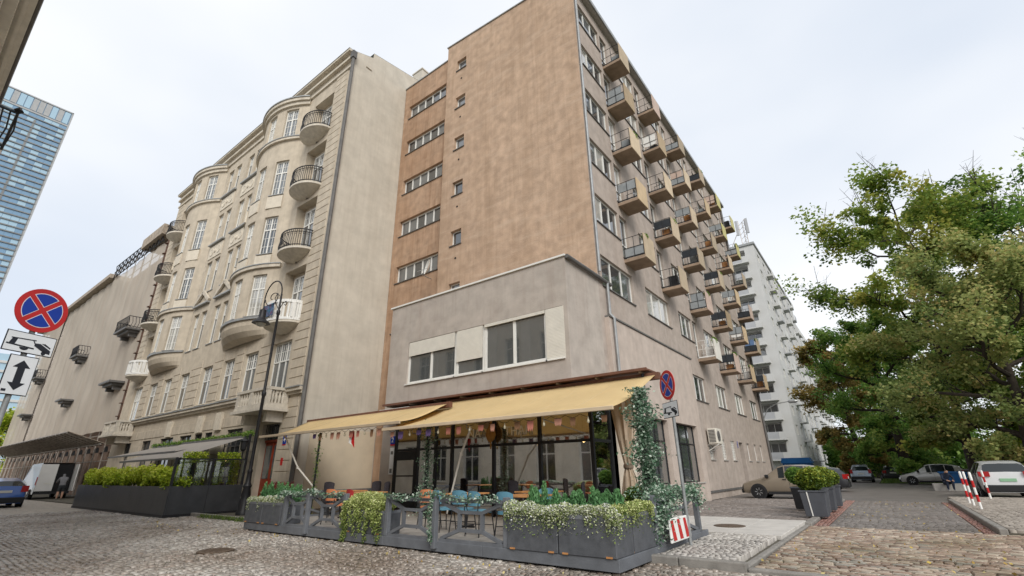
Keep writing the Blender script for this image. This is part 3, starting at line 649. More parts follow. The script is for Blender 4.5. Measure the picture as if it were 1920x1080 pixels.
for s in (-1, 1):
    for z0, z1 in LOG:
        x = CX+s*10.5-1.05; mb.quad((x, CY+.5, z0), (x+2.1, CY+.5, z0), (x+2.1, CY+.5, z1), (x, CY+.5, z1))
mb.build('front_wall', MT['cream'], ten)
for x, z, w, h, vf, hf, b in cw: window(ten, (x, CY, z), 0, w, h, vf, hf, .2, .07, b, None, [MT['glass'], MT['glass_grey'], MT['glass_curt']], False, 'lead' if z > 8 else 'cream_lt')
for s in (-1, 1):
    for z0, z1 in LOG: window(ten, (CX+s*10.5-.85, CY+.35, z0+.05), 0, 1.7, z1-z0-.3, (.33, .67), (.68,), .15, .08, 1, None, [MT['glass'], MT['glass_grey']], False, None)
for a, b in GW: 
    o = window(ten, (a, CY, .9), 0, b-a, 2.75, (.5,), (.7,), .2, .07, 0, MT['pipe'], [MT['glass']], False, 'cream_lt')
    g = MB()
    for k in range(9): x = (b-a)*(k+.5)/9; g.tube([(x, -.1, 1.9), (x, -.1, 2.72)], .012, 4)
    g.tube([(0, -.1, 1.95), (b-a, -.1, 1.95)], .014, 4); g.tube([(0, -.1, 2.7), (b-a, -.1, 2.7)], .014, 4); g.build('grille', MT['iron'], o, (0, 0, 0), 0, True)
# red entrance door with a barred light above
MT['red_door'] = mat('red_door', (.27, .045, .02), .5, .2, 5)
dm = MB(); dm.box(-23.66, -22.14, CY+.28, CY+.34, .1, 2.85); dm.box(-23.66, -22.14, CY+.2, CY+.34, 2.85, 2.95); dm.box(-22.95, -22.85, CY+.24, CY+.28, .1, 2.85); do = dm.build('door', MT['red_door'], ten)
for a in (-23.56, -22.78):
    g = MB(); g.box(a, a+.55, CY+.262, CY+.279, 1.25, 2.7); g.build('pane', MT['glass_grey'], do)
g = MB(); g.box(-23.66, -22.14, CY+.3, CY+.33, 2.96, 3.65); g.build('pane', MT['glass'], do)
g = MB()
for k in range(10): g.tube([(-23.6+k*.155, CY+.16, 2.95), (-23.6+k*.155, CY+.16, 3.64)], .014, 5)
g.build('grille', MT['iron'], do)
# side firewall and roof
pr = [(CY, 0), (22, 0), (22, 27.3), (16.5, 27.3), (12.75, 26.6), (12.72, 26.2), (CY, 25.65)]
mb = MB(); mb.poly([(CL, y, z) for y, z in pr]); mb.build('side_wall', MT['firewall'], ten)
mb = MB(); mb.poly([(CR, y, z) for y, z in pr]); mb.build('side_wall', MT['firewall'], ten)
mb = MB()
mb.box(CR+.002, CR+.06, CY+.9, 12.7, 25.1, 25.2)
mb.build('side_ledge', MT['firewall'], ten)
mb = MB(); mb.box(CR+.004, CR+.03, CY+.55, 15.45, 0, 3.35); mb.build('painted_dado', MT['lowcream'], ten)
rf = MB(); rf.poly([(CL, CY, 25.66), (CR, CY, 25.66), (CR, 12.72, 26.22), (CL, 12.72, 26.22)]); rf.poly([(CL, 12.75, 26.62), (CR, 12.75, 26.62), (CR, 16.5, 27.32), (CL, 16.5, 27.32)]); rf.quad((CL, 16.5, 27.32), (CR, 16.5, 27.32), (CR, 22, 27.32), (CL, 22, 27.32)); rf.build('roof', MT['lead'], ten)
ch = MB(); ch.box(-21.6, -20.6, 16.9, 17.6, 27.3, 28.9); ch.box(-21.65, -20.55, 16.85, 17.65, 28.9, 29.0); ch.build('chimney', MT['firewall'], ten)
# cornices
MT['cornice'] = mat('cornice_plaster', (.58, .52, .43), .9, .12, 3, streak=.4, streak_c=(.28, .23, .18))
for z0, z1, pj, m in ((4.85, 4.98, .14, 'cornice'), (4.985, 5.13, .26, 'cornice'), (5.135, 5.19, .32, 'lead'), (24.35, 24.5, .1, 'cornice'), (24.95, 25.12, .2, 'cornice'), (25.125, 25.45, .08, 'cornice'), (25.455, 25.6, .34, 'cornice'), (25.605, 25.64, .37, 'lead'), (.02, .55, .06, 'stone')):
    mb = MB(); mb.box(CL, CR+.002, CY-pj, CY+.02, z0, z1) if m != 'stone' else mb.box(CL, -23.7, CY-pj, CY+.02, z0, z1); mb.build('cornice' if m != 'stone' else 'plinth', MT[m], ten)
# rusticated stone courses, block by block
blk = {}
def block(x0, x1, z0, z1, pj=.035):
    k = (round(x1-x0, 2), round(z1-z0, 2), pj)
    if k not in blk:
        b = MB(); b.add([(.0, 0, .0), (k[0], 0, .0), (k[0], 0, k[1]), (0, 0, k[1]), (.015, -pj, .015), (k[0]-.015, -pj, .015), (k[0]-.015, -pj, k[1]-.015), (.015, -pj, k[1]-.015)], [(0,1,5,4),(1,2,6,5),(2,3,7,6),(3,0,4,7),(4,5,6,7)]); blk[k] = b.mesh('stone_block', MT['cream'])
    inst('stone_block', blk[k], ten, (x0, CY, z0))
z = .62
while z < 24.2:
    h = .46
    if not 4.75 < z+h/2 < 5.25:
        if z > 3.2 or True:
            block(-21.95, -20.75, z, z+h-.02)
            if z > 8: block(CL+.1, -45.35, z, z+h-.02)
    z += h
P1 = [(-25.5, -24.15), (-28.2, -27.15), (-31.1, -29.72), (-34.5, -32.7), (-37.45, -36.1), (-40.1, -38.95), (-43.05, -41.65)]
for a, b in P1:
    for k in range(6): block(a+.1, b-.1, 5.42+k*.46, 5.42+k*.46+.44)
for a, b in ((-25.55, -23.9), (-29.1, -27.7), (-32.0, -31.75), (-34.6, -34.0), (-38.4, -37.1), (-42.2, -40.35)):
    for k in range(6): block(a+.08, b-.08, .62+k*.46, .62+k*.46+.44)
for k in range(14):
    if abs(k-7) < 20: block(-44.5+k*1.5, -44.5+k*1.5+1.47, 3.78, 4.3)
# keystones over the ground floor
for x in (-28.6, -35.6, -31.0):
    b = MB()
    for k in range(3): b.box(x-.36+k*.25, x-.16+k*.25, CY-.14, CY, 3.7, 4.62)
    b.build('keystone', MT['cream_lt'], ten)
# decorated panels and pediments between the paired windows
for s in (-1, 1):
    x0, x1 = sorted((CX+s*.52, CX+s*2.74))
    for r_ in (1, 2, 3):
        z0 = ROWS[r_][0]-1.22; b = MB(); b.box(x0+.05, x1-.05, CY-.05, CY, z0, z0+1.0); pn = b.build('relief_panel', MT['cream_lt'], ten) if r_ > 1 else None
        if pn:
            b = MB()
            for cx_ in (-.55, .55): b.lathe([(.3, 0), (.3, -.03), (.22, -.03), (.2, -.01)], 14, ((x0+x1)/2+cx_, CY-.05, z0+.5), 'y')
            b.lathe([(.16, 0), (.14, -.05), (.04, -.07)], 10, ((x0+x1)/2, CY-.05, z0+.5), 'y'); b.build('rosette', MT['cream_lt'], pn)
    for z in (ROWS[2][0]-.12, ROWS[3][0]-.12, 12.3):
        b = MB(); b.box(x0-.08, x1+.08, CY-.2, CY, z, z+.1); b.build('string_course', MT['lead'], ten)
    b = MB(); xm = (x0+x1)/2
    b.bar((x0-.1, CY-.12, 12.45), (xm, CY-.12, 13.3), .24, .13, up=(0, -1, 0)); b.bar((xm, CY-.12, 13.3), (x1+.1, CY-.12, 12.45), .24, .13, up=(0, -1, 0)); b.box(x0, x1, CY-.06, CY, 12.42, 12.6); b.build('pediment', MT['cornice'], ten)
# rounded bays
BP, BW = .95, 2.82
BR = (BW*BW + BP*BP)/(2*BP); BA = math.asin(BW/BR); BS = BR*BA
def bayfn(cx, dr=0):
    def fn(u, d, z):
        t = u/BR; r = BR+dr-d; return (cx + r*math.sin(t), CY + (BR-BP) - r*math.cos(t), z)
    return fn
def arcband(cx, z0, z1, pj, name, m, par):
    b = MB(); n = 20
    for i in range(n):
        u0, u1 = -BS + 2*BS*i/n, -BS + 2*BS*(i+1)/n; f, g = bayfn(cx, 0), bayfn(cx, pj)
        A, B, C, D = g(u0,0,z0), g(u1,0,z0), g(u1,0,z1), g(u0,0,z1); E, F, G, H = f(u0,.05,z0), f(u1,.05,z0), f(u1,.05,z1), f(u0,.05,z1)
        b.quad(A, B, C, D); b.quad(D, C, G, H); b.quad(A, E, F, B)
        if i == 0: b.quad(A, D, H, E)
        if i == n-1: b.quad(B, F, G, C)
    return b.build(name, MT[m], par, smooth=40)
BROW = [(9.5, 11.95), (13.25, 15.7), (17.2, 19.7), (21.5, 23.75)]
for s in (1, -1):
    cx = CX + s*5.93
    fn = bayfn(cx); us = (-1.82, 0, 1.82); w = .98
    bh = [(u-w/2, u+w/2, a, b) for u in us for a, b in BROW]
    b = wall(MB(), fn, (-BS, BS), (9.3, 24.0), bh, .18, ucuts=[-BS+2*BS*i/24 for i in range(25)])
    bay = b.build('bay', MT['cream'], ten)
    b = MB(); n = 24; lv = [(9.3, 0), (9.0, .02), (8.7, .16), (8.45, .42), (8.3, .9)]
    for i in range(n):
        for (za, ia), (zb, ib) in zip(lv[:-1], lv[1:]):
            q = []
            for zz, ii, uu in ((za, ia, i), (za, ia, i+1), (zb, ib, i+1), (zb, ib, i)):
                u = (-BS+2*BS*uu/n); p = fn(u, 0, zz); k = 1-ii; q.append((cx+(p[0]-cx)*(1-.1*ii), CY+(p[1]-CY)*k, zz))
            b.quad(*q)
    b.build('bay_base', MT['cream'], bay, smooth=60)
    for z0, z1, pj, m in ((8.42, 8.5, -.18, 'cornice'), (9.3, 9.42, .1, 'lead'), (12.32, 12.5, .14, 'cornice'), (12.505, 12.56, .18, 'lead'), (21.2, 21.36, .16, 'cornice'), (21.365, 21.42, .2, 'lead'), (23.95, 24.2, .14, 'cornice'), (24.205, 24.42, .26, 'cornice'), (24.425, 24.5, .32, 'lead')):
        if pj > 0: arcband(cx, z0, z1, pj, 'bay_cornice', m, bay)
    b = MB(); b.poly([bayfn(cx, .3)(-BS+2*BS*i/20, 0, 24.49) for i in range(21)]); b.build('bay_roof', MT['lead'], bay)
    for u in us:
        t = u/BR
        for k, (a, c) in enumerate(BROW):
            p = fn(u-w/2*math.cos(0), 0, a); ang = t
            px, py = cx + BR*math.sin(t), CY+(BR-BP)-BR*math.cos(t)
            ox, oy = px - w/2*math.cos(ang), py - w/2*math.sin(ang)
            window(ten, (ox, oy, a), ang, w, c-a, (.5,), (.66,), .19, .08, 2, None, [MT['glass'], MT['glass_grey'], MT['glass_curt']], False, 'lead')
            if k in (1, 2):
                g = MB(); g.box(-.06, w+.06, -.045, .03, -.92, -.12); g.build('apron_panel', MT['cream_lt'], bay, (ox-0, oy-0, a), ang)
# balconies of the outer columns
def half_disc(r, n=14): return [(r*math.cos(math.pi*i/n), -r*.75*math.sin(math.pi*i/n)) for i in range(n+1)]
def round_balcony(x, z, kind):
    b = MB(); H = half_disc(1.3)
    lv = [(0, 1.0), (-.12, 1.0), (-.16, .92), (-.27, .72), (-.42, .4), (-.5, .1)]
    for (za, ka), (zb, kb) in zip(lv[:-1], lv[1:]):
        for i in range(14): b.quad((H[i][0]*ka, H[i][1]*ka, za), (H[i+1][0]*ka, H[i+1][1]*ka, za), (H[i+1][0]*kb, H[i+1][1]*kb, zb), (H[i][0]*kb, H[i][1]*kb, zb))
    b.poly([(p[0], p[1], 0) for p in H]); o = b.build('balcony', MT['stone'], ten, (x, CY, z), smooth=40)
    b = MB(); Q = half_disc(1.24, 30)
    if kind == 'iron':
        b.tube([(p[0], p[1], 1.02) for p in Q], .032, 5); b.tube([(p[0], p[1], .1) for p in Q], .025, 5); b.tube([(p[0]*1.02, p[1]*1.02, .85) for p in Q], .018, 4)
        for i, p in enumerate(Q):
            b.tube([(p[0], p[1], .0), (p[0]*1.05, p[1]*1.05, .3), (p[0]*1.0, p[1]*1.0, .7), (p[0], p[1], 1.02)], .017, 4)
            if i % 2 == 0 and i < 30:
                q = Q[i+1]; b.tube([((p[0]+(q[0]-p[0])*(.5+.45*math.cos(t)))*1.01, (p[1]+(q[1]-p[1])*(.5+.45*math.cos(t)))*1.01, .78+.07*math.sin(t)) for t in np.linspace(0, 2*math.pi, 8)], .013, 4)
        b.build('railing', MT['iron'], o, (0, 0, 0), 0, True)
    else:
        for z0, z1 in ((.0, .12), (.9, 1.05)):
            for i in range(30): b.bar((Q[i][0], Q[i][1], (z0+z1)/2), (Q[i+1][0], Q[i+1][1], (z0+z1)/2), .14, z1-z0)
        for i in (0, 4, 10, 20, 26, 30): b.box(Q[i][0]-.09, Q[i][0]+.09, Q[i][1]-.09, Q[i][1]+.09, .12, .9)
        for i in (1, 2, 6, 8, 13, 15, 17, 22, 24, 28, 29): b.box(Q[i][0]-.04, Q[i][0]+.04, Q[i][1]-.04, Q[i][1]+.04, .12, .9)
        b.build('parapet', MT['white'], o, (0, 0, 0), 0, True)
    return o
bt = {}
for s in (1, -1):
    for i, z in enumerate((8.55, 12.6, 16.62, 20.56)): bt[(s, i)] = round_balcony(CX+s*10.5, z, 'iron' if i else 'stone')
# square balustraded balconies above the entrances, with turned balusters
bal = MB(); bal.lathe([(.05, 0), (.06, .03), (.045, .07), (.075, .22), (.07, .3), (.04, .45), (.055, .5), (.05, .58)], 8); bal_me = bal.mesh('baluster', MT['stone'], 40)
for s in (1, -1):
    x = CX+s*10.5; b = MB(); b.box(-1.5, 1.5, -1.1, 0, -.12, 0); b.box(-1.6, 1.6, -1.2, 0, -.25, -.121); b.box(-1.2, -.9, -.8, 0, -.7, -.251); b.box(.9, 1.2, -.8, 0, -.7, -.251)
    o = b.build('balcony', MT['stone'], ten, (x, CY, 4.35))
    b = MB(); b.box(-1.48, 1.48, -1.08, -.9, .0, .1); b.box(-1.48, -1.3, -.9, 0, 0, .1); b.box(1.3, 1.48, -.9, 0, 0, .1)
    b.box(-1.5, 1.5, -1.1, -.88, .69, .82); b.box(-1.5, -1.28, -.88, 0, .69, .82); b.box(1.28, 1.5, -.88, 0, .69, .82)
    for px, py in ((-1.48, -1.08), (1.22, -1.08), (-1.48, -.26), (1.22, -.26), (-.13, -1.08)): b.box(px, px+.26, py, py+.2, .1, .69)
    b.build('parapet', MT['stone'], o, (0, 0, 0), 0, True)
    for k in range(4):
        for x0 in (-1.06, .27): inst('baluster', bal_me, o, (x0+k*.25, -.99, .1), 0, True)
        for x0 in (-1.39, 1.39): inst('baluster', bal_me, o, (x0, -.76+k*.16, .1), 0, True)
MT['banner'] = ramp_mat('balcony_banner', [(.02,.08,.2),(.02,.2,.25),(.3,.1,.2)], .7)
b = MB(); b.box(-.55, .55, -1.06, -1.04, .2, .85); b.build('banner', mat('painted_banner', (.03, .12, .2), .7, .9, 6, patch=.7, patch_c=(.25, .05, .12), patch_scale=4), bt[(1, 0)], (0, 0, 0), 0, True)
# downpipe at the corner
pp = MB(); pp.tube([(CR+.12, CY-.08, 25.4), (CR+.12, CY-.08, .1)], .1, 8); pp.box(CR-.02, CR+.26, CY-.22, CY+.06, 24.9, 25.4); pp.build('downpipe', MT['pipe'], ten)

# ------------------------------------------------------------------ netted building under renovation
def net_mat():
    m, N, L, P = newmat('scaffold_net'); P.inputs['Roughness'].default_value = .95
    g = N.new('ShaderNodeNewGeometry')
    def noise(sc, mp):
        k = N.new('ShaderNodeMapping'); k.inputs['Scale'].default_value = mp; L.new(g.outputs['Position'], k.inputs[0])
        n = N.new('ShaderNodeTexNoise'); n.inputs['Scale'].default_value = sc; n.inputs['Detail'].default_value = 5; L.new(k.outputs[0], n.inputs['Vector']); return n.outputs[0]
    r = N.new('ShaderNodeValToRGB'); e = r.color_ramp.elements; e[0].position = .3; e[0].color = (.50, .43, .355, 1); e[1].position = .7; e[1].color = (.60, .53, .445, 1)
    L.new(noise(.9, (1, 1, .2)), r.inputs[0])
    L.new(r.outputs[0], P.inputs['Base Color'])
    t = N.new('ShaderNodeBsdfTransparent'); ms = N.new('ShaderNodeMixShader'); ms.inputs[0].default_value = .3
    L.new(P.outputs[0], ms.inputs[1]); L.new(t.outputs[0], ms.inputs[2]); L.new(ms.outputs[0], N['Material Output'].inputs[0])
    b = N.new('ShaderNodeBump'); b.inputs['Strength'].default_value = .25; b.inputs['Distance'].default_value = .06; L.new(noise(1.6, (1, 1, .08)), b.inputs['Height']); L.new(b.outputs[0], P.inputs['Normal'])
    return m
MT['net'] = net_mat()
MT['oldbrick'] = mat('old_brick', (.20, .135, .10), .92, .3, 2.5, .5, 14, patch=.5, patch_c=(.27, .21, .165), patch_scale=.6)
net = thing('netted_building', 'old brick building wrapped in beige scaffold netting with small balconies poking out', 'building', (-64, 12.4, 0))
NX0, NX1, NY = -81.0, -47.3, 11.3
hs = []; k = 0
xx = -94
while xx < -48.5: hs.append((xx, xx+1.2, .9, 3.4)); xx += 2.5
uh = [(x, x+1.15, z, z+2.3) for x in np.arange(-80, -49, 2.55) for z in (5.8, 10.0, 14.2, 18.2)]
b = wall(MB(), front(12.4), (-96, -46.82), (0, 21.3), hs + [tuple(float(q) for q in h) for h in uh], .35)
b.quad((-96, 12.4, 21.3), (-46.82, 12.4, 21.3), (-46.82, 22, 21.3), (-96, 22, 21.3)); b.quad((-46.82, 12.4, 0), (-46.82, 22, 0), (-46.82, 22, 21.3), (-46.82, 12.4, 21.3))
b.build('brick_wall', MT['oldbrick'], net)
hol = MB(); hol.box(-95.9, -46.9, 12.74, 12.8, .2, 21.2); hol.build('window_void', MT['dark'], net)
for x in np.arange(-91.5, -48, 2.5):
    g = MB(); P = [(.6*math.cos(t), .45*math.sin(t)) for t in np.linspace(0, math.pi, 9)]
    g.prism(P, lambda u, v, d: (x-.0+u-.65+.0, 12.4+d, 3.4+v), -.02, .03); g.build('arch', MT['dark'], net)
# net sheets that sag between the scaffold ties
def netsheet(x0, x1, z0, z1, seed):
    r = np.random.default_rng(seed); nx, nz = int((x1-x0)/.5)+2, int((z1-z0)/.6)+2
    X, Z = np.meshgrid(np.linspace(x0, x1, nx), np.linspace(z0, z1, nz)); 
    bulge = .13*np.abs(np.sin((X-x0)*math.pi/2.55)) + .03*np.sin(Z*1.5+X*.7) + .008*r.standard_normal(X.shape)
    bulge *= np.clip(np.minimum(X-x0, x1-X)/1.5, 0, 1)
    V = np.stack([X, NY + .1 - bulge, Z], -1).reshape(-1, 3)
    i, j = np.meshgrid(np.arange(nx-1), np.arange(nz-1)); a = (j*nx+i).ravel(); F = np.stack([a, a+1, a+nx+1, a+nx], -1)
    return inst('net', npmesh('net', V, F, MT['net'], smooth=True), net)
netsheet(NX0, NX1, 4.9, 21.2, 1); netsheet(-95.5, -82.3, 4.9, 21.3, 3)
MT['tube'] = mat('scaffold_tube', (.42, .38, .34), .5, .3, 5, metal=.4); MT['canopy'] = mat('scaffold_boards', (.36, .30, .24), .85, .3, 4)
sc = MB()
for x in list(np.arange(-95, -47, 2.55)) + [-47.0, -81.6]:
    sc.tube([(x, NY+.25, 0), (x, NY+.25, 22.6)], .04, 5); sc.tube([(x, NY+.85, 0), (x, NY+.85, 22.3)], .04, 5)
for z in np.arange(2.6, 22.7, 2.0):
    sc.tube([(-95, NY+.24, z), (-46.9, NY+.24, z)], .035, 5)
o = sc.build('scaffold', MT['tube'], net); o['kind'] = 'stuff'
st = MB()
for z in np.arange(4.8, 22, 1.0): st.box(-47.25, -46.85, NY-.1, NY+.7, z, z+.05)
st.bar((-47.05, NY+.1, 4.7), (-47.05, NY+.1, 22), .35, .08); st.build('scaffold_ladder', mat('rusty_ladder', (.12, .065, .045), .8, .3, 4), net)
rt = MB()
for x in np.arange(-62, -48.2, 1.1):
    rt.bar((x, NY-.15, 21.2), (x+1.1, NY-.15, 22.7), .06, .06); rt.bar((x+1.1, NY-.15, 21.2), (x, NY-.15, 22.7), .06, .06)
for z in (21.3, 22.0, 22.7): rt.tube([(-62, NY-.15, z), (-47.5, NY-.15, z)], .045, 5)
o = rt.build('scaffold_top', MT['iron'], net); o['kind'] = 'stuff'
rr = MB(); rr.box(-96, -62, NY-.5, 22, 21.35, 21.8); rr.box(-53, -47.6, NY-.45, 15, 21.9, 22.9); rr.build('roof', MT['canopy'], net)
# slanting protective canopy above the pavement
cn = MB()
for k in range(32):
    x = -84 + k*1.13; cn.bar((x, NY, 3.75), (x+.4, 8.95, 4.55), .1, .1)
cn.tube([(-84.5, 8.95, 4.6), (-48.5, 8.95, 4.6)], .05, 5); cn.tube([(-84.5, 11, 3.8), (-48, 11, 3.8)], .05, 5)
o = cn.build('canopy_beams', MT['tube'], net); o['kind'] = 'stuff'
for k in range(6):
    b = MB(); y0 = 8.95+k*.4; b.add([(-84.3, y0, 4.62-.13*k), (-48.3, y0, 4.62-.13*k), (-48.3, y0+.37, 4.5-.13*k), (-84.3, y0+.37, 4.5-.13*k), (-84.3, y0, 4.66-.13*k), (-48.3, y0, 4.66-.13*k), (-48.3, y0+.37, 4.54-.13*k), (-84.3, y0+.37, 4.54-.13*k)], [(0,3,2,1),(4,5,6,7),(0,1,5,4),(1,2,6,5),(2,3,7,6),(3,0,4,7)]); b.build('plank', MT['canopy'], net)
for x0, x1, z, rail in ((-51.1, -47.8, 12.9, 1), (-50.9, -47.9, 8.5, 0), (-65.5, -63.0, 12.9, 1), (-65.4, -63.1, 8.5, 0), (-84, -81.4, 12.9, 1), (-84, -81.4, 8.5, 0)):
    b = MB(); b.box(x0, x1, 10.35, 11.35, z, z+.16); b.box(x0+.25, x1-.25, 10.6, 11.35, z-.2, z-.001); b.box(x0+.5, x0+.75, 10.8, 11.35, z-.5, z-.201); b.box(x1-.75, x1-.5, 10.8, 11.35, z-.5, z-.201)
    o = b.build('balcony', MT['pipe'], net)
    if rail:
        b = MB()
        for z2 in (z+.25, z+1.1): b.tube([(x0+.05, 11.3, z2), (x0+.05, 10.4, z2), (x1-.05, 10.4, z2), (x1-.05, 11.3, z2)], .03, 5)
        for t in np.linspace(x0+.05, x1-.05, 14): b.tube([(t, 10.4, z+.1), (t+.12, 10.4, z+.6), (t, 10.4, z+1.1)], .02, 4)
        for t in np.linspace(10.4, 11.3, 5):
            for xe in (x0+.05, x1-.05): b.tube([(xe, t, z+.1), (xe, t+.1, z+.6), (xe, t, z+1.1)], .02, 4)
        b.build('railing', MT['iron'], o)
# ------------------------------------------------------------------ building beside the camera (south side of the street)
MT['south'] = mat('south_render', (.76, .72, .64), .9, .1, 2, streak=.2, streak_c=(.36, .32, .26)); MT['south_trim'] = mat('south_trim', (.80, .77, .70), .85, .08, 3)
sb_ = thing('street_house', 'pale plastered house whose dark eave cuts the upper left corner', 'building', (-25, -1.25, 0))
hs = []; SW = []
for x in np.arange(-58, -8.6, 3.1):
    for z in (4.9, 8.5, 12.1): hs.append((float(x), float(x)+1.25, z, z+2.1)); SW.append((float(x), z, 1.25, 2.1))
    hs.append((float(x), float(x)+1.4, .8, 3.3)); SW.append((float(x), .8, 1.4, 2.5))
sfn = lambda u, d, z: (u, -1.25-d, z)
b = wall(MB(), sfn, (-60, -7), (0, 14.5), hs, .2); b.quad((-7, -1.25, 0), (-7, -12, 0), (-7, -12, 14.5), (-7, -1.25, 14.5)); b.quad((-60, -12, 14.5), (-7, -12, 14.5), (-7, -1.25, 14.5), (-60, -1.25, 14.5)); b.build('street_wall', MT['south'], sb_)
for x, z, w, h in SW: window(sb_, (x+w, -1.25, z), R(180), w, h, (.5,), (.64,), .2, .07, 0, None, [MT['glass'], MT['glass_grey']], False, 'south_trim')
for z0, z1, pj in ((3.9, 4.15, .18), (13.4, 13.6, .1), (13.75, 14.0, .35)):
    b = MB(); b.box(-60.1, -6.9, -1.27, -1.25+pj, z0, z1); b.build('cornice', MT['south_trim'], sb_)
for x in np.arange(-59.2, -7.5, 3.1):
    b = MB(); b.box(x-.35, x+.4, -1.26, -1.17, 4.2, 13.35); b.build('pilaster', MT['south_trim'], sb_)
b = MB(); b.box(-60.2, -6.7, -1.4, -.585, 14.02, 14.16); b.build('eave', MT['south_trim'], sb_)
for yy in (-1.05, -.8): b = MB(); b.box(-60.2, -6.7, yy, yy+.08, 13.94, 14.018); b.build('eave_moulding', MT['south_trim'], sb_)
b = MB(); b.tube([(-60.2, -.56, 14.12), (-6.7, -.56, 14.12)], .07, 8); b.build('gutter', MT['pipe'], sb_)
for x0 in (-14.0,):
    b = MB(); b.box(x0-2.6, x0, -1.25, -.0, 8.0, 8.14); o = b.build('balcony', MT['south_trim'], sb_)
    b = MB()
    for z in (8.25, 9.15): b.tube([(x0, -1.25, z), (x0, -.02, z), (x0-2.6, -.02, z), (x0-2.6, -1.25, z)], .03, 6)
    for t in np.linspace(-1.2, -.02, 11): b.tube([(x0, t, 8.14), (x0, t+.05, 8.7), (x0, t, 9.15)], .016, 5)
    for t in np.linspace(x0-2.6, x0, 18): b.tube([(t, -.02, 8.14), (t, -.02, 9.15)], .016, 5)
    b.lathe([(.02, 9.15), (.09, 9.22), (.03, 9.3)], 8, (x0, -.02, 0)); b.build('railing', MT['iron'], o)

# ------------------------------------------------------------------ glass tower
TX = -380
tw = thing('glass_tower', 'tall blue glass tower rising behind the street sign', 'building', (TX, 0, 0))
ty0, ty1, tz = -50.0, 21.6, 227.2
b = MB(); b.box(TX-30, TX-.35, ty0, ty1, 0, tz); b.build('core', MT['glass_blue'], tw)
gp = {}
ys = np.arange(ty1, ty0, -3.6); trr = random.Random(3)
vis = []
for zi in range(59):
    z = 10 + zi*3.5
    for yi, y in enumerate(ys[:-1]):
        p = proj((TX, y-1.8, z+1.5))
        vis.append((0 if p and -20 < p[0] < 1920 and 100 < p[1] < 620 else 1, zi, yi, z, float(y)))
vis.sort(key=lambda q: (q[0], -q[1]))
MT['tower_metal'] = mat('tower_spandrel', (.22, .225, .225), .5, .15, .5, metal=.4); MT['tower_trim'] = mat('tower_trim', (.40, .40, .40), .5, .1, .5)
pm = {}
for k, m in enumerate(('glass_blue', 'glass_blue2', 'glass_blue')):
    g = MB(); g.box(-.02, .06, -3.5, -.08, .75, 3.48); pm[k] = g.mesh('pane', MT[m])
for v in vis[:300]: inst('pane', pm[trr.choice([0, 0, 0, 2, 1, 1])], tw, (TX-.3, v[4], v[3]))
ex = MB()
for v in vis[300:]: ex.box(TX-.3-.02, TX-.3+.06, v[4]-3.5, v[4]-.08, v[3]+.75, v[3]+3.48)
o = ex.build('panes', MT['glass_blue'], tw); o['kind'] = 'stuff'
for zi in range(59):
    z = 10+zi*3.5; g = MB(); g.box(TX-.34, TX+.3, ty0, ty1+.05, z, z+.72); g.build('spandrel', MT['tower_metal'], tw)
g = MB()
for y in ys[::4]: g.box(TX-.34, TX+.05, y-.5, y+.5, 0, 212)
g.build('mullion', MT['tower_metal'], tw)
g = MB(); g.box(TX-.4, TX+.2, ty1-.1, ty1+.7, 0, tz+.5); g.box(TX-.4, TX+.2, ty0, ty1+.35, tz-.2, tz+.6); g.box(TX-.35, TX+.1, ty0, ty1, 216.4, 217.6); g.build('edge_trim', MT['tower_trim'], tw)
for y in np.arange(ty1-.5, ty0, -3.0):
    g = MB(); g.box(TX-.3, TX+.02, y-2.8, y-.2, 218.0, 226.6); g.build('louvre', MT['glass_blue2'] if trr.random() < .7 else MT['tower_trim'], tw)

# ------------------------------------------------------------------ white slab block on the right
MT['slabwhite'] = mat('slab_render', (.60, .595, .58), .85, .05, .6, streak=.15, streak_c=(.5, .5, .5)); MT['slabgrey'] = mat('slab_balcony_grey', (.45, .455, .47), .8, .08, 1); MT['slabside'] = mat('slab_side', (.50, .495, .485), .85, .06, .6)
ws = thing('slab_block', 'tall white and grey housing slab behind the brown block with roof antennas', 'building', (-10, 80, 0))
NF, FH, Z0 = 12, 2.78, 2.3
hs = []; 
for f in range(NF):
    z = Z0+f*FH; hs.append((-16.4, -11.3, z+.2, z+2.55, 1.2))
b = wall(MB(), front(80), (-28, -9.8), (0, 36.1), hs, .3)
for h in hs: b.quad((h[0], 81.2, h[2]), (h[1], 81.2, h[2]), (h[1], 81.2, h[3]), (h[0], 81.2, h[3]))
b.quad((-28, 80, 36.1), (-9.8, 80, 36.1), (-9.8, 120, 36.1), (-28, 120, 36.1)); b.build('end_wall', MT['slabwhite'], ws)
for f in range(NF):
    z = Z0+f*FH
    window(ws, (-16.2, 81.1, z+.9), 0, 1.5, 1.55, (.5,), (), .1, .08, 0, None, [MT['glass'], MT['glass_grey'], MT['glass_curt']], False, None)
    window(ws, (-14.4, 81.1, z+.9), 0, 2.9, 1.55, (.33, .67), (), .1, .08, 0, None, [MT['glass'], MT['glass_grey'], MT['glass_curt']], False, None)
    g = MB(); g.box(-16.9, -10.9, 79.1, 81.19, z+.02, z+.19); o = g.build('balcony', MT['slabwhite'], ws)
    g = MB(); g.box(-16.88, -13.6, 79.12, 79.2, z+.2, z+1.15); g.box(-11.8, -10.92, 79.12, 79.2, z+.2, z+1.15); g.build('parapet', MT['slabwhite'], o)
    g = MB(); g.box(-13.58, -11.82, 79.14, 79.2, z+.2, z+1.15); g.build('parapet', MT['slabgrey'], o)
hs = []; SWN = []
for f in range(NF):
    z = Z0+f*FH
    for y in np.arange(82, 118, 4.5): hs.append((float(y), float(y)+1.9, z+.8, z+2.2)); SWN.append((float(y), z+.8))
b = wall(MB(), side(-9.8), (80, 120), (0, 36.1), hs, .15); b.build('long_wall', MT['slabside'], ws)
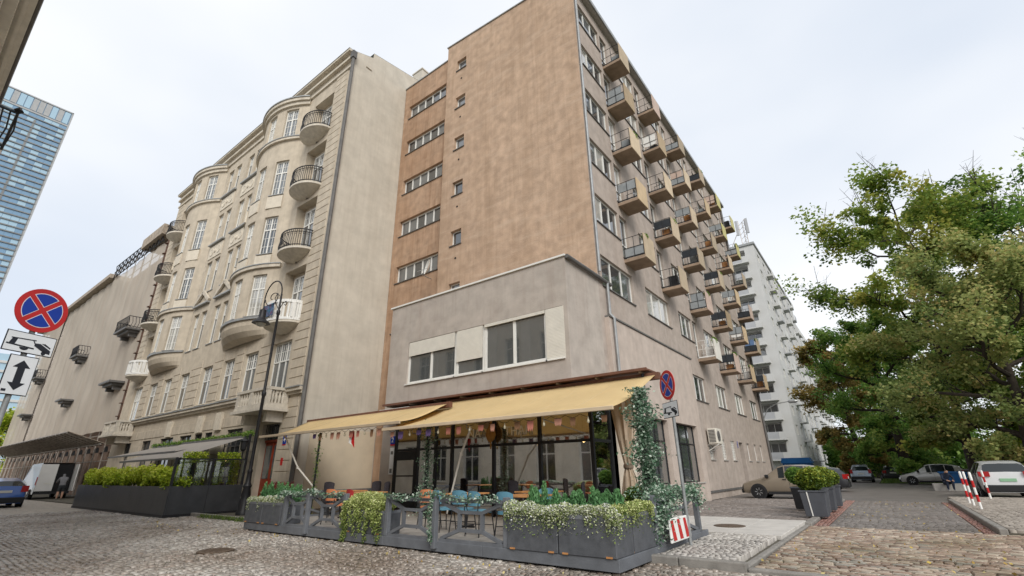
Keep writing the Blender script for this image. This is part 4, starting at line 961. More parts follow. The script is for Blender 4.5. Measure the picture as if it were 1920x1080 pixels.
for y, z in SWN: window(ws, (-9.8, y, z), R(90), 1.9, 1.4, (.5,), (), .15, .08, 0, None, [MT['glass'], MT['glass_grey'], MT['glass_curt']], False, None)
for f in range(NF):
    for y in (88.0, 101.5, 110.5):
        g = MB(); g.box(-9.8, -8.9, y, y+2.4, Z0+f*FH+.0, Z0+f*FH+.15); g.box(-8.95, -8.88, y, y+2.4, Z0+f*FH+.16, Z0+f*FH+1.15); g.build('balcony', rnd.choice([MT['slabwhite'], MT['slabgrey']]), ws)
g = MB(); g.box(-28.2, -9.6, 79.8, 120.2, 36.12, 36.5); g.build('roof', MT['lead'], ws)
ws2 = thing('slab_block', 'far stepped-back wing of the white housing slab beyond the trees', 'building', (-11, 121, 0))
b = MB(); b.box(-28, -10.6, 120.3, 172, 0, 34); b.build('wall', MT['slabside'], ws2)
for f in range(11):
    z = Z0+f*FH
    for y in (123, 131, 139, 147, 155, 163):
        g = MB(); g.box(-10.6, -9.7, y, y+5, z, z+.15); g.box(-9.78, -9.7, y, y+5, z+.16, z+1.1); o = g.build('balcony', MT['slabwhite'], ws2)
        g = MB(); g.box(-10.62, -10.57, y+.4, y+4.6, z+1.0, z+2.4); g.build('window', MT['glass_grey'], ws2)
an = thing('roof_antenna', 'lattice mast with panel antennas on the white slab roof', 'antenna', (-11.6, 82, 36.5))
g = MB()
for dx, dy in ((0, 0), (1, 0), (.5, .8)): g.tube([(dx, dy, 0), (dx, dy, 5.5)], .06, 6)
for k in range(6): g.bar((0, 0, k*.9), (1, 0, k*.9+.9), .05, .05); g.bar((1, 0, k*.9), (.5, .8, k*.9+.9), .05, .05)
g.tube([(-2.2, 0, 0), (0, 0, 4)], .05, 6); g.build('mast', MT['tube'], an, (0, 0, 0), 0, True)
for dx, dy in ((-.3, -.3), (1.3, -.3)):
    g = MB(); g.box(dx-.2, dx+.2, dy-.12, dy+.12, 2.6, 5.4); g.build('panel_antenna', MT['slabgrey'], an, (0, 0, 0), 0, True)
# far glass office at the end of the street
of = thing('office_building', 'low pale blue glass office far down the street on the left', 'building', (-260, 30, 0))
g = MB(); g.box(-300, -260, 14, 60, 0, 46); g.build('wall', MT['glass_blue2'], of)
for k in range(12):
    g = MB(); g.box(-259.98, -259.6, 14, 60, 4+k*3.5, 4.9+k*3.5); g.build('spandrel', MT['slabwhite'], of)
MT['bark'] = mat('bark', (.05, .04, .032), .95, .35, 5, .6, 22); MT['twig'] = mat('twig', (.09, .075, .062), .9, .2, 8)

def tree(name, label, loc, H, Rd, th, nleaf, pal, seed, tr=.28, bare=0, squash=1.0, leaf=.24, lean=(0, 0), low=.25, dens=.9):
    g = random.Random(seed); ng = np.random.default_rng(seed)
    t = thing(name, label, 'tree', loc, 0, 'trees along the parking court')
    tb = MB(); crown_pts = []
    top = Vector((lean[0], lean[1], H*.86)); P = [Vector((0, 0, -.1))]
    for k in range(1, 8):
        f = k/7; P.append(Vector((lean[0]*f + g.uniform(-.15, .15)*f*2, lean[1]*f + g.uniform(-.15, .15)*f*2, H*.86*f)))
    rad = [tr*1.25] + [tr*(1-.93*k/7) + .02 for k in range(1, 8)]
    tb.tube(P, rad, 9)
    def at(f):
        f = max(0, min(.999, f))*7; i = int(f); return P[i].lerp(P[i+1], f-i)
    nl = 19; ga = g.uniform(0, 6)
    lb = MB()
    for i in range(nl):
        f = th/H + (1-th/H)*(i/nl)**1.0; s = at(f/.86 if f < .86 else .99)
        az = ga + i*2.4; prof = math.sin(math.pi*min(1, max(.12, (f-low*.5)/(1.08-low*.5))))**.6
        L = Rd*prof*g.uniform(.82, 1.12); el = R(g.uniform(8, 30) + 45*f**2)
        d = Vector((math.cos(az)*math.cos(el), math.sin(az)*math.cos(el), math.sin(el)*squash))
        pts = [s]; 
        for k in range(1, 6): pts.append(s + d*L*k/5 + Vector((g.uniform(-1, 1), g.uniform(-1, 1), g.uniform(-.6, .8)))*L*.045 - Vector((0, 0, 1))*L*(.12 + (.3 if f < .4 else 0))*(k/5)**2)
        r0 = tr*.5*(1-f*.6); lb.tube(pts, [r0*(1-.85*k/5)+.012 for k in range(6)], 6)
        for q in range(12):
            fk = .2 + .8*(q+.5)/12; a = pts[int(fk*4.99)].lerp(pts[min(5, int(fk*4.99)+1)], fk*5 % 1)
            az2 = az + g.choice((-1, 1))*g.uniform(.4, 1.3); e2 = R(g.uniform(-12, 55)); l2 = L*g.uniform(.2, .44)
            b = a + Vector((math.cos(az2)*math.cos(e2), math.sin(az2)*math.cos(e2), math.sin(e2)))*l2
            lb.tube([a, (a+b)/2 + Vector((0, 0, g.uniform(0, .15))), b], [r0*.28+.008, r0*.18+.006, .006], 4)
            crown_pts.append((b, l2*.75)); crown_pts.append((a.lerp(b, .68), l2*.7)); (crown_pts.append((a.lerp(b, .35), l2*.6)) if q > 5 else None)
        crown_pts.append((pts[-1], L*.25))
        if bare and f > .4:
            for q in range(bare):
                a = pts[-1]; b = a + Vector((g.uniform(-1, 1), g.uniform(-1, 1), g.uniform(.6, 2.4)))*1.5
                m_ = (a+b)/2 + Vector((g.uniform(-.2, .2), g.uniform(-.2, .2), 0)); lb.tube([a, m_, b], [.035, .022, .008], 4)
                for w in range(4):
                    c = a.lerp(b, .35+.15*w); e = c + Vector((g.uniform(-1, 1), g.uniform(-1, 1), g.uniform(.1, .9)))*.8; lb.tube([c, e], [.013, .005], 3)
    for k in range(8):
        crown_pts.append((at(.8+.025*k), Rd*.22))
    tb.build('trunk', MT['bark'], t, (0, 0, 0), 0, True, smooth=60); lb.build('limbs', MT['bark'], t, (0, 0, 0), 0, True)
    n = len(crown_pts); per = max(8, int(nleaf/n)); C = []; T = []
    for (p, l) in crown_pts:
        if g.random() > dens: continue
        k = int(per*g.uniform(.5, 1.5)); rr = max(.42, l*.62); tn = g.gauss(.52, .24)
        c = ball(k, p, (rr, rr, rr*.85), .1, ng); C.append(c)
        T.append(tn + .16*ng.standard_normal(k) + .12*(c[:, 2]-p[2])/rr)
    me = leaf_mesh('crown', np.concatenate(C), leaf, np.concatenate(T), LM[pal], 0, .7, ng)
    inst('crown', me, t, (0, 0, 0), 0, True)
    return t
def plant(name, label, cat, C, size, pal, group=None, up=0., tone=None, loc=None, rs=None, aspect=.62):
    C = np.asarray(C); loc = np.asarray(loc if loc is not None else C.mean(0)); g = rs or rng
    tn = (g.random(len(C)) if tone is None else tone)
    return tag(inst(name, leaf_mesh(name, C-loc, size, tn, LM[pal], up, aspect, g), None, loc), label, cat, group)

TR = [
 ('tall_tree', 'tallest loose-crowned tree with bare twigs at its top, left of the park trees', (4.6, 47.5, 0), 22.5, 7.6, 2.8, 52000, 'mixed', 3, .34, 5, 1.0, .29, (.8, .4), .2, .78),
 ('tall_tree', 'tall green tree at the right edge with bare twigs above its crown', (13.2, 50, 0), 21, 7.4, 2.8, 46000, 'green', 8, .32, 8, 1.0, .27, (0, .5), .2, .72),
 ('broad_tree', 'low broad olive tree with forked dark trunk behind the white SUV', (6.6, 41, 0), 12.5, 6.8, 1.0, 56000, 'olive', 15, .42, 0, 1.0, .22, (.6, .3), .05, 1),
 ('park_tree', 'dense dark green tree with a thick trunk behind the silver hatchback', (1.1, 57, 0), 14.5, 5.0, 1.2, 42000, 'green', 21, .45, 0, 1.0, .24, (0, .3), .05, 1),
 ('chestnut_tree', 'rust brown chestnut tree in front of the white housing slab', (-2.5, 66, 0), 15, 4.4, 1.0, 34000, 'rust', 27, .35, 0, 1.0, .28, (0, 0), .05, 1),
 ('park_tree', 'yellow green tree filling the gap behind the broad olive tree', (9.5, 60, 0), 15.5, 6.4, 1.2, 36000, 'mixed', 33, .35, 0, 1.0, .26, (0, 0), .05, 1),
 ('park_tree', 'low spreading green tree at the right edge behind the white SUV', (14.5, 40, 0), 9.5, 5.6, 1.0, 34000, 'green', 71, .3, 0, 1.0, .22, (0, 0), .05, 1),
 ('park_tree', 'dark green tree deep in the park at the far right', (18, 56, 0), 16, 7, 2.5, 26000, 'green', 39, .35, 0, 1.0, .28, (0, 0), .05, 1),
 ('park_tree', 'shadowed tree at the back of the lawn beyond the parked cars', (4.5, 78, 0), 16, 7.5, 2, 24000, 'green', 45, .35, 0, 1.0, .32, (0, 0), .02, 1),
 ('park_tree', 'green tree behind the brown chestnut at the end of the court', (-1.5, 84, 0), 15, 5.5, 2, 18000, 'green', 51, .35, 0, 1.0, .32, (0, 0), .02, 1),
]
for (nm, lb_, lc, H, Rd, th, nl, pal, sd, trk, br_, sq, lf, ln, lo, de) in TR:
    tree(nm, lb_, lc, H, Rd, th, nl, pal, sd, trk, br_, sq, lf, ln, lo, de)
for i, (x, y, H, Rd, lb_) in enumerate(((-100, 13, 9.5, 5, 'bright green street tree beyond the netted building'), (-116, 9.5, 8.5, 5, 'farthest green street tree low at the left edge'))):
    t = tree('street_tree', lb_, (x, y, 0), H, Rd, 2.5, 12000, 'lime' if i == 0 else 'green', 60+i, .25, 0, 1, .34, (0, 0), .05, 1); t['group'] = 'trees at the end of the street'
n_ = 60000; fx = rng.uniform(-8, 75, n_); fy = rng.uniform(92, 104, n_); hh = 7.5 + 2.5*np.sin(fx*.35) + 1.5*np.sin(fx*.9+1)
fz = rng.random(n_)*hh; ft = np.clip(.35+.25*np.sin(fx*1.3+fz*.9)+.2*rng.standard_normal(n_), 0, 1)
tag(inst('far_wood', leaf_mesh('far_wood', np.stack([fx, fy, fz], -1), .75, ft, LM['green'], 0, .7)), 'dense green wood closing the park far behind the cars', 'wood', None, 'stuff')
nf = 330; lx = np.concatenate([rng.uniform(-2, 3, 120), rng.uniform(-1.6, 1.4, 110), rng.uniform(-22, -3, 100)]); ly = np.concatenate([rng.uniform(8.4, 15.1, 120), rng.uniform(15.2, 27, 110), 6.9-np.abs(rng.standard_normal(100))*.6])
lzz = np.concatenate([np.full(120, .036), np.full(110, .022), np.full(100, .02)])
tag(inst('fallen_leaves', leaf_mesh('fallen_leaves', np.stack([lx, ly, lzz], -1), .055, rng.random(nf), ramp_mat('dead_leaf', [(.22,.12,.03),(.45,.33,.08),(.5,.42,.2)], .8), 0, .7)), 'scattered yellow leaves on the street and alley paving', 'leaves', None, 'stuff')
# shrubs under the trees and rough grass
gC = np.stack([rng.uniform(-1.0, 26, 14000), rng.uniform(54.4, 66, 14000), rng.uniform(.02, .16, 14000)], -1)
o = inst('lawn_grass', leaf_mesh('lawn_grass', gC, .3, rng.random(14000), MT['grass'], .9, .12)); tag(o, 'rough green grass of the lawn behind the parked cars', 'grass', None, 'stuff')
for i, (x, y, r_) in enumerate(((5.4, 56, 2.1), (8.8, 46, 2.2), (11.5, 43, 2.2), (15, 42, 2.4), (-.8, 66, 2.0), (2.6, 60, 2.4))):
    C = np.concatenate([ball(1500, (x+rnd.uniform(-.8, .8)*r_, y+rnd.uniform(-.3, .3), r_*rnd.uniform(.35, .8)), (r_*.7, r_*.6, r_*.6), .3) for k in range(3)])
    plant('park_shrub', ['round green shrub beneath the dark park tree', 'shrub beside the broad olive tree trunk', 'bushy shrub right of the white SUV', 'large shrub at the right edge of the park', 'small shrub by the far dark car', 'shrub deep in the shade beyond the lawn'][i], 'shrub', C, .2, ['green', 'lime', 'lime', 'mixed', 'green', 'green'][i], 'shrubs under the park trees', loc=(x, y, 0))
# ------------------------------------------------------------------ street lamp
MT['lampglass'] = mat('lamp_lens', (.5, .5, .46), .3, 0)
def street_lamp(label, x, y, rz, s=1.0, group='old cast iron street lamps'):
    t = thing('street_lamp', label, 'street lamp', (x, y, 0), rz, group)
    b = MB(); b.lathe([(.24, 0), (.24, .12), (.19, .2), (.2, .5), (.15, .62), (.17, .7), (.13, .95), (.16, 1.02), (.1, 1.15), (.085, 1.5), (.105, 1.55), (.085, 1.62)], 12); b.build('base', MT['iron'], t, (0, 0, 0), 0, True, smooth=40)
    b = MB(); b.lathe([(.07, 1.6), (.062, 4.4), (.09, 4.46), (.09, 4.56), (.058, 4.62), (.05, 7.9), (.08, 7.96), (.08, 8.1), (.045, 8.16), (.04, 8.9)], 10); b.build('pole', MT['iron'], t, (0, 0, 0), 0, True, smooth=40)
    A = [(0, 0, 8.85)] + [(-.62+.62*math.cos(a), 0, 8.9+.75*math.sin(a)) for a in np.linspace(.05, math.pi*1.06, 14)]
    A += [(-1.24, 0, 8.7), (-1.2, 0, 8.5)]
    b = MB(); b.tube(A, .03, 6)
    b.tube([(-.62-.55*math.cos(a)*(1-a/9), 0, 8.75+.42*math.sin(-a)*(1-a/9)+.1) for a in np.linspace(0, 7.5, 26)], .02, 5)
    b.tube([(-.05, 0, 8.2), (-.3, 0, 8.5), (-.45, 0, 8.8), (-.3, 0, 9.0), (-.15, 0, 8.85)], .016, 5)
    b.tube([(0.02, 0, 8.15), (.2, 0, 8.42), (.42, 0, 8.48), (.52, 0, 8.36), (.42, 0, 8.28), (.34, 0, 8.36)], .018, 5); b.build('arm', MT['iron'], t, (0, 0, 0), 0, True)
    b = MB(); b.lathe([(.03, 8.5), (.05, 8.42), (.14, 8.36), (.15, 8.02), (.2, 7.92), (.36, 7.8), (.38, 7.74), (.34, 7.74)], 14, (-1.2, 0, 0)); b.build('lamp_shade', MT['iron'], t, (0, 0, 0), 0, True, smooth=50)
    b = MB(); b.lathe([(.02, 7.58), (.14, 7.62), (.22, 7.735)], 12, (-1.2, 0, 0)); b.build('lamp_lens', MT['lampglass'], t, (0, 0, 0), 0, True, smooth=60)
    return t
street_lamp('tall black cast iron lamp with scrolled arm in front of the cream tenement', -19.85, 9.35, R(6))
street_lamp('distant black street lamp below the far glass office', -92, 7.6, 0)
# ------------------------------------------------------------------ road signs
MT['red'] = mat('sign_red', (.50, .02, .02), .45, .08, 3); MT['blue'] = mat('sign_blue', (.008, .04, .32), .45, .08, 3); MT['signwhite'] = mat('sign_white', (.78, .79, .80), .5, .05, 3); MT['signblack'] = mat('sign_black', (.02, .022, .03), .6, 0); MT['signback'] = mat('sign_back', (.3, .31, .32), .5, .1, 4, metal=.5)
MT['steelpole'] = mat('galvanised_pole', (.30, .31, .31), .5, .2, 5, metal=.4); MT['pink'] = mat('sign_white_line', (.74, .70, .72), .5, 0)
def disc(rad, y, n=40): return [(rad*math.cos(2*math.pi*i/n), y, rad*math.sin(2*math.pi*i/n)) for i in range(n)]
def sign_disc(t, z, rad):
    b = MB(); b.lathe([(rad, 0), (rad, .012)], 40, (0, -.03, z), 'y'); o = b.build('sign_disc', MT['red'], t, (0, 0, 0), 0, True)
    for q in range(4):
        for k, (rr, off, yy, m, nm) in enumerate(((rad*.79, rad*.10, -.0315, 'pink', 'sector_edge'), (rad*.76, rad*.125, -.033, 'blue', 'sector'))):
            pts = [(off*1.0, off*1.0)] + []
            a0 = math.asin(off/rr); P = [(off, off)] + [(rr*math.cos(a), rr*math.sin(a)) for a in np.linspace(a0, math.pi/2-a0, 10)]
            rot = R(90*q+0); rot2 = R(0)
            Q = [(p[0]*math.cos(rot)-p[1]*math.sin(rot), p[0]*math.sin(rot)+p[1]*math.cos(rot)) for p in P]
            ca = R(45); Q = [(x*math.cos(ca)-y*math.sin(ca), x*math.sin(ca)+y*math.cos(ca)) for x, y in Q]
            # sectors lie between the two diagonal bars
            b = MB(); b.poly([(x, yy, z+v) for x, v in Q]); b.build(nm, MT[m], o, (0, 0, 0), 0, True)
    return o
def plate(t, z0, z1, w, nm='sign_plate'):
    b = MB(); b.box(-w/2, w/2, -.03, -.02, z0, z1); o = bevel(b.build(nm, MT['signblack'], t, (0, 0, 0), 0, True), .004)
    b = MB(); b.box(-w/2+.012, w/2-.012, -.0325, -.0305, z0+.012, z1-.012); b.build('plate_face', MT['signwhite'], o, (0, 0, 0), 0, True); return o
def tow_icon(o, zc, w):
    s = w/.62; b = MB(); y = -.0345
    def P(pts): b.poly([(x*s, y, zc+v*s) for x, v in pts])
    P([(-.28, -.035), (.06, -.055), (.06, -.075), (-.28, -.055)]); P([(-.25, -.035), (-.18, -.04), (-.16, .05), (-.22, .05)]); P([(-.24, .05), (.06, .065), (.06, .05), (-.24, .035)])
    P([(-.06+.055*math.cos(a), -.07+.04*math.sin(a)) for a in np.linspace(math.pi, 2*math.pi, 9)])
    P([(.06, .02), (.12, .025), (.27, -.055), (.27, -.11), (.2, -.1), (.05, -.02)]); P([(.13, .03), (.18, .035), (.26, -.01), (.26, -.03)]); P([(.19+.03*math.cos(a), -.105+.03*math.sin(a)) for a in np.linspace(0, 6.28, 10)]); P([(.02, .05), (.035, .05), (.07, .0), (.055, -.005)])
    b.build('tow_truck_symbol', MT['signblack'], o, (0, 0, 0), 0, True)
def arrow_icon(o, z0, z1, w):
    b = MB(); y = -.0345; zm = (z0+z1)/2; h = (z1-z0)*.38
    b.poly([(x*w, y, zm+v*h) for x, v in ((0, 1), (.3, .5), (.13, .5), (.13, -.5), (.3, -.5), (0, -1), (-.3, -.5), (-.13, -.5), (-.13, .5), (-.3, .5))]); b.box(-w*.4, -w*.25, y-.001, y, z0+.04, z0+.07)
    b.build('arrow_symbol', MT['signblack'], o, (0, 0, 0), 0, True)
SG = Vector((-8.62, .90, 0)); sgz = math.atan2(-SG.x, SG.y) 
ang = math.atan2(SG.y, SG.x) + math.pi/2   # faces back along the ray to the camera
def road_sign(label, loc, rz, zc, rad, ph, plates, polez):
    t = thing('road_sign', label, 'road sign', loc, rz)
    b = MB(); b.tube([(0, .02, 0), (0, .02, polez)], .032, 10); b.build('pole', MT['steelpole'], t, (0, 0, 0), 0, True, smooth=40)
    sign_disc(t, zc, rad)
    for z0, z1, w, kind in plates:
        o = plate(t, z0, z1, w); (tow_icon(o, (z0+z1)/2, w) if kind == 'tow' else arrow_icon(o, z0, z1, w))
    return t
road_sign('red and blue no stopping sign over tow and arrow plates at the left edge', (-8.80, .95, 0), ang - math.pi + R(28) , 3.54, .30, 0, [(2.94, 3.21, .56, 'tow'), (2.40, 2.91, .32, 'arrow')], 3.74)
road_sign('no stopping sign with one tow plate on a grey pole beside the terrace', (-3.28, 9.69, 0), R(-42), 3.02, .30, 0, [(2.37, 2.68, .6, 'tow')], 3.3)
# striped hazard board leaning on the terrace
hb = thing('hazard_board', 'red and white striped hazard board leaning on the terrace corner', 'barrier board', (-3.30, 9.3, 0), R(90))
b = MB(); b.box(-.52, .52, -.035, -.0, .22, .60); bevel(b.build('board', MT['white'], hb, (0, 0, 0), 0, True), .01)
for k in range(3):
    x = -.42+k*.33; b = MB(); b.poly([(x, -.038, .25), (x+.17, -.038, .25), (x+.05, -.038, .57), (x-.08, -.038, .57)]); b.build('stripe', MT['red'], hb, (0, 0, 0), 0, True)
# red and white bollards on the right
bol = MB(); bol.lathe([(.035, 0), (.035, 1.06), (.02, 1.09)], 10)
for i, (x, y) in enumerate(((1.95, 21.85), (1.96, 23.7), (1.97, 25.0), (2.95, 28.6))):
    t = thing('bollard', ['nearest red and white striped bollard by the right kerb', 'second red and white striped bollard by the right kerb', 'third red and white striped bollard by the right kerb', 'red and white striped bollard just behind the white SUV'][i], 'bollard', (x, y, .1), 0, 'striped bollards on the right pavement')
    for k in range(5):
        b = MB(); b.lathe([(.036, k*.21), (.036, k*.21+.21 if k < 4 else 1.06)] + ([(.02, 1.09)] if k == 4 else []), 10); b.build('band', MT['white'] if k % 2 == 0 else MT['red'], t, (0, 0, 0), 0, True, smooth=40)
# planters with clipped bushes along the alley
MT['planter'] = mat('planter_grey', (.075, .08, .092), .55, .15, 3)
for i, (x, y, s_, lab) in enumerate(((-2.03, 17.45, .6, 'nearest dark planter in the alley row'), (-2.08, 18.75, .56, 'second dark planter in the alley row'), (-2.05, 20.1, .62, 'third dark planter in the alley row'), (-2.0, 22.2, .56, 'farthest dark planter in the alley row'), (-2.72, 20.3, .5, 'black planter behind the alley row'))):
    t = thing('planter', lab, 'planter', (x, y, .07), 0, 'planters along the alley'); h = .66; a, c = s_*.46, s_*.54
    b = MB(); b.add([(-a, -a, 0), (a, -a, 0), (a, a, 0), (-a, a, 0), (-c, -c, h), (c, -c, h), (c, c, h), (-c, c, h)], [(0,3,2,1),(0,1,5,4),(1,2,6,5),(2,3,7,6),(3,0,4,7),(4,5,6,7)]); bevel(b.build('box', MT['planter'] if i < 4 else MT['iron'], t, (0, 0, 0), 0, True), .012)
    b = MB(); b.box(-c-.02, c+.02, -c-.02, -c+.03, h, h+.04); b.box(-c-.02, c+.02, c-.03, c+.02, h, h+.04); b.box(-c-.02, -c+.03, -c+.03, c-.03, h, h+.04); b.box(c-.03, c+.02, -c+.03, c-.03, h, h+.04); b.build('rim', MT['planter'], t, (0, 0, 0), 0, True)
    if i == 0: b = MB(); b.bar((-a*.35, -a-.012, .02), (-c*.4, -c-.012, h), .03, .012); b.build('corner_strip', MT['frame'], t, (0, 0, 0), 0, True)
    r_ = [.36, .3, .38, .3, .3][i]; C = np.concatenate([ball(2600, (x+rnd.uniform(-.08, .08), y+rnd.uniform(-.08, .08), (.88 if i != 4 else .95)+r_*.5+rnd.uniform(-.05, .05)), (r_, r_, r_*.85), .72) for k in range(2)])
    C += rng.standard_normal(C.shape)*.02
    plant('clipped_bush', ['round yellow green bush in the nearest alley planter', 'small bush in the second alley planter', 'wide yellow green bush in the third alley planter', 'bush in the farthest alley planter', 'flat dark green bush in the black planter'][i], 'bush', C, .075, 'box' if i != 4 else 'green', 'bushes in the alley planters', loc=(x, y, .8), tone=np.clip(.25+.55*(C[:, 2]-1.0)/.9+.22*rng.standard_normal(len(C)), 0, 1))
# low wall, blue containers
b = MB(); b.box(1.75, 3.3, 39.3, 40.6, 0, .38); tag(b.build('low_wall', MT['concrete']), 'low concrete planter edge in front of the silver hatchback', 'low wall')
MT['bluebin'] = mat('blue_plastic', (.01, .085, .24), .45, .12, 2)
t = thing('waste_container', 'open blue waste container between the silver hatchback and the bollards', 'container', (3.05, 43, 0))
b = MB(); b.add([(-.5, -.4, .12), (.5, -.4, .12), (.5, .4, .12), (-.5, .4, .12), (-.68, -.5, 1.0), (.68, -.5, 1.0), (.68, .5, 1.0), (-.68, .5, 1.0)], [(0,3,2,1),(0,1,5,4),(1,2,6,5),(2,3,7,6),(3,0,4,7)]); b.box(-.72, .72, -.54, -.46, .94, 1.03); b.box(-.72, .72, .46, .54, .94, 1.03); b.build('body', MT['bluebin'], t, (0, 0, 0), 0, True)
b = MB()
for x in (-.4, .4):
    for y in (-.3, .3): b.lathe([(.08, -.03), (.08, .03)], 10, (x, y, .08), 'x')
o = b.build('wheels', MT['iron'], t, (0, 0, 0), 0, True); o['kind'] = 'stuff'
t = thing('storage_container', 'bright blue storage box behind the beige hatchback', 'container', (-6.2, 51, 0))
b = MB(); b.box(-1.5, .7, -.8, .8, .1, 1.75); b.prism([(-1.6, 1.75), (.8, 1.75), (.6, 2.2), (-1.5, 2.2)], lambda u, v, d: (u, d, v), -.9, .9); b.build('body', MT['bluebin'], t, (0, 0, 0), 0, True)
b = MB()
for k in range(5): b.box(-1.4+k*.42, -1.32+k*.42, -.84, -.801, .2, 1.7)
b.build('rib', MT['bluebin'], t, (0, 0, 0), 0, True)
t = thing('wall_lamp', 'curved grey lamp arm on the far end of the brown block', 'wall lamp', (-7.2, 41.9, 5.0))
b = MB(); b.tube([(.1, .2, 0), (.5, .2, .7), (1.2, .2, 1.05), (2.1, .2, 1.15)], .035, 6); b.build('arm', MT['zincpipe'], t, (0, 0, 0), 0, True)
b = MB(); b.lathe([(.05, 0), (.14, .1), (.14, .5), (.06, .65)], 10, (2.0, .2, 1.13), 'x'); b.build('lamp_head', MT['zincpipe'], t, (0, 0, 0), 0, True)

# ------------------------------------------------------------------ cars
MT['tyre'] = mat('tyre', (.015, .015, .016), .85, .1, 8); MT['rim'] = mat('wheel_rim', (.45, .46, .47), .35, .1, 8, metal=.7); MT['carglass'] = glass_mat('car_glass', (.02, .025, .028), ior=1.5, coat=.2); MT['trim'] = mat('car_trim', (.02, .02, .022), .6, .1, 5); MT['taillight'] = mat('tail_light', (.35, .01, .01), .25, .1, 5, coat=.5); MT['headlight'] = mat('head_light', (.45, .47, .5), .15, .1, 5, coat=.8); MT['plate_w'] = mat('number_plate', (.62, .62, .58), .5, .05, 5); MT['plate_g'] = mat('green_number_plate', (.25, .45, .28), .5, .05, 5)
def paint(name, c, metal=.35): return mat(name, c, .32, .05, 2, metal=metal, coat=.7, spec=.5)
wt = MB(); wt.lathe([(.19, -.1), (.29, -.105), (.315, -.08), (.315, .08), (.29, .105), (.19, .1)], 22, (0, 0, 0), 'y'); tyre_me = wt.mesh('tyre', MT['tyre'], 40)
wr = MB(); wr.lathe([(.195, -.07), (.195, .085), (.17, .06), (.05, .055), (.04, .07), (.005, .07)], 20, (0, 0, 0), 'y')
for k in range(7):
    a = 2*math.pi*k/7; wr.bar((.04*math.cos(a), .072, .04*math.sin(a)), (.18*math.cos(a), .085, .18*math.sin(a)), .025, .05, up=(0, 1, 0))
rim_me = wr.mesh('rim', MT['rim'], 40)
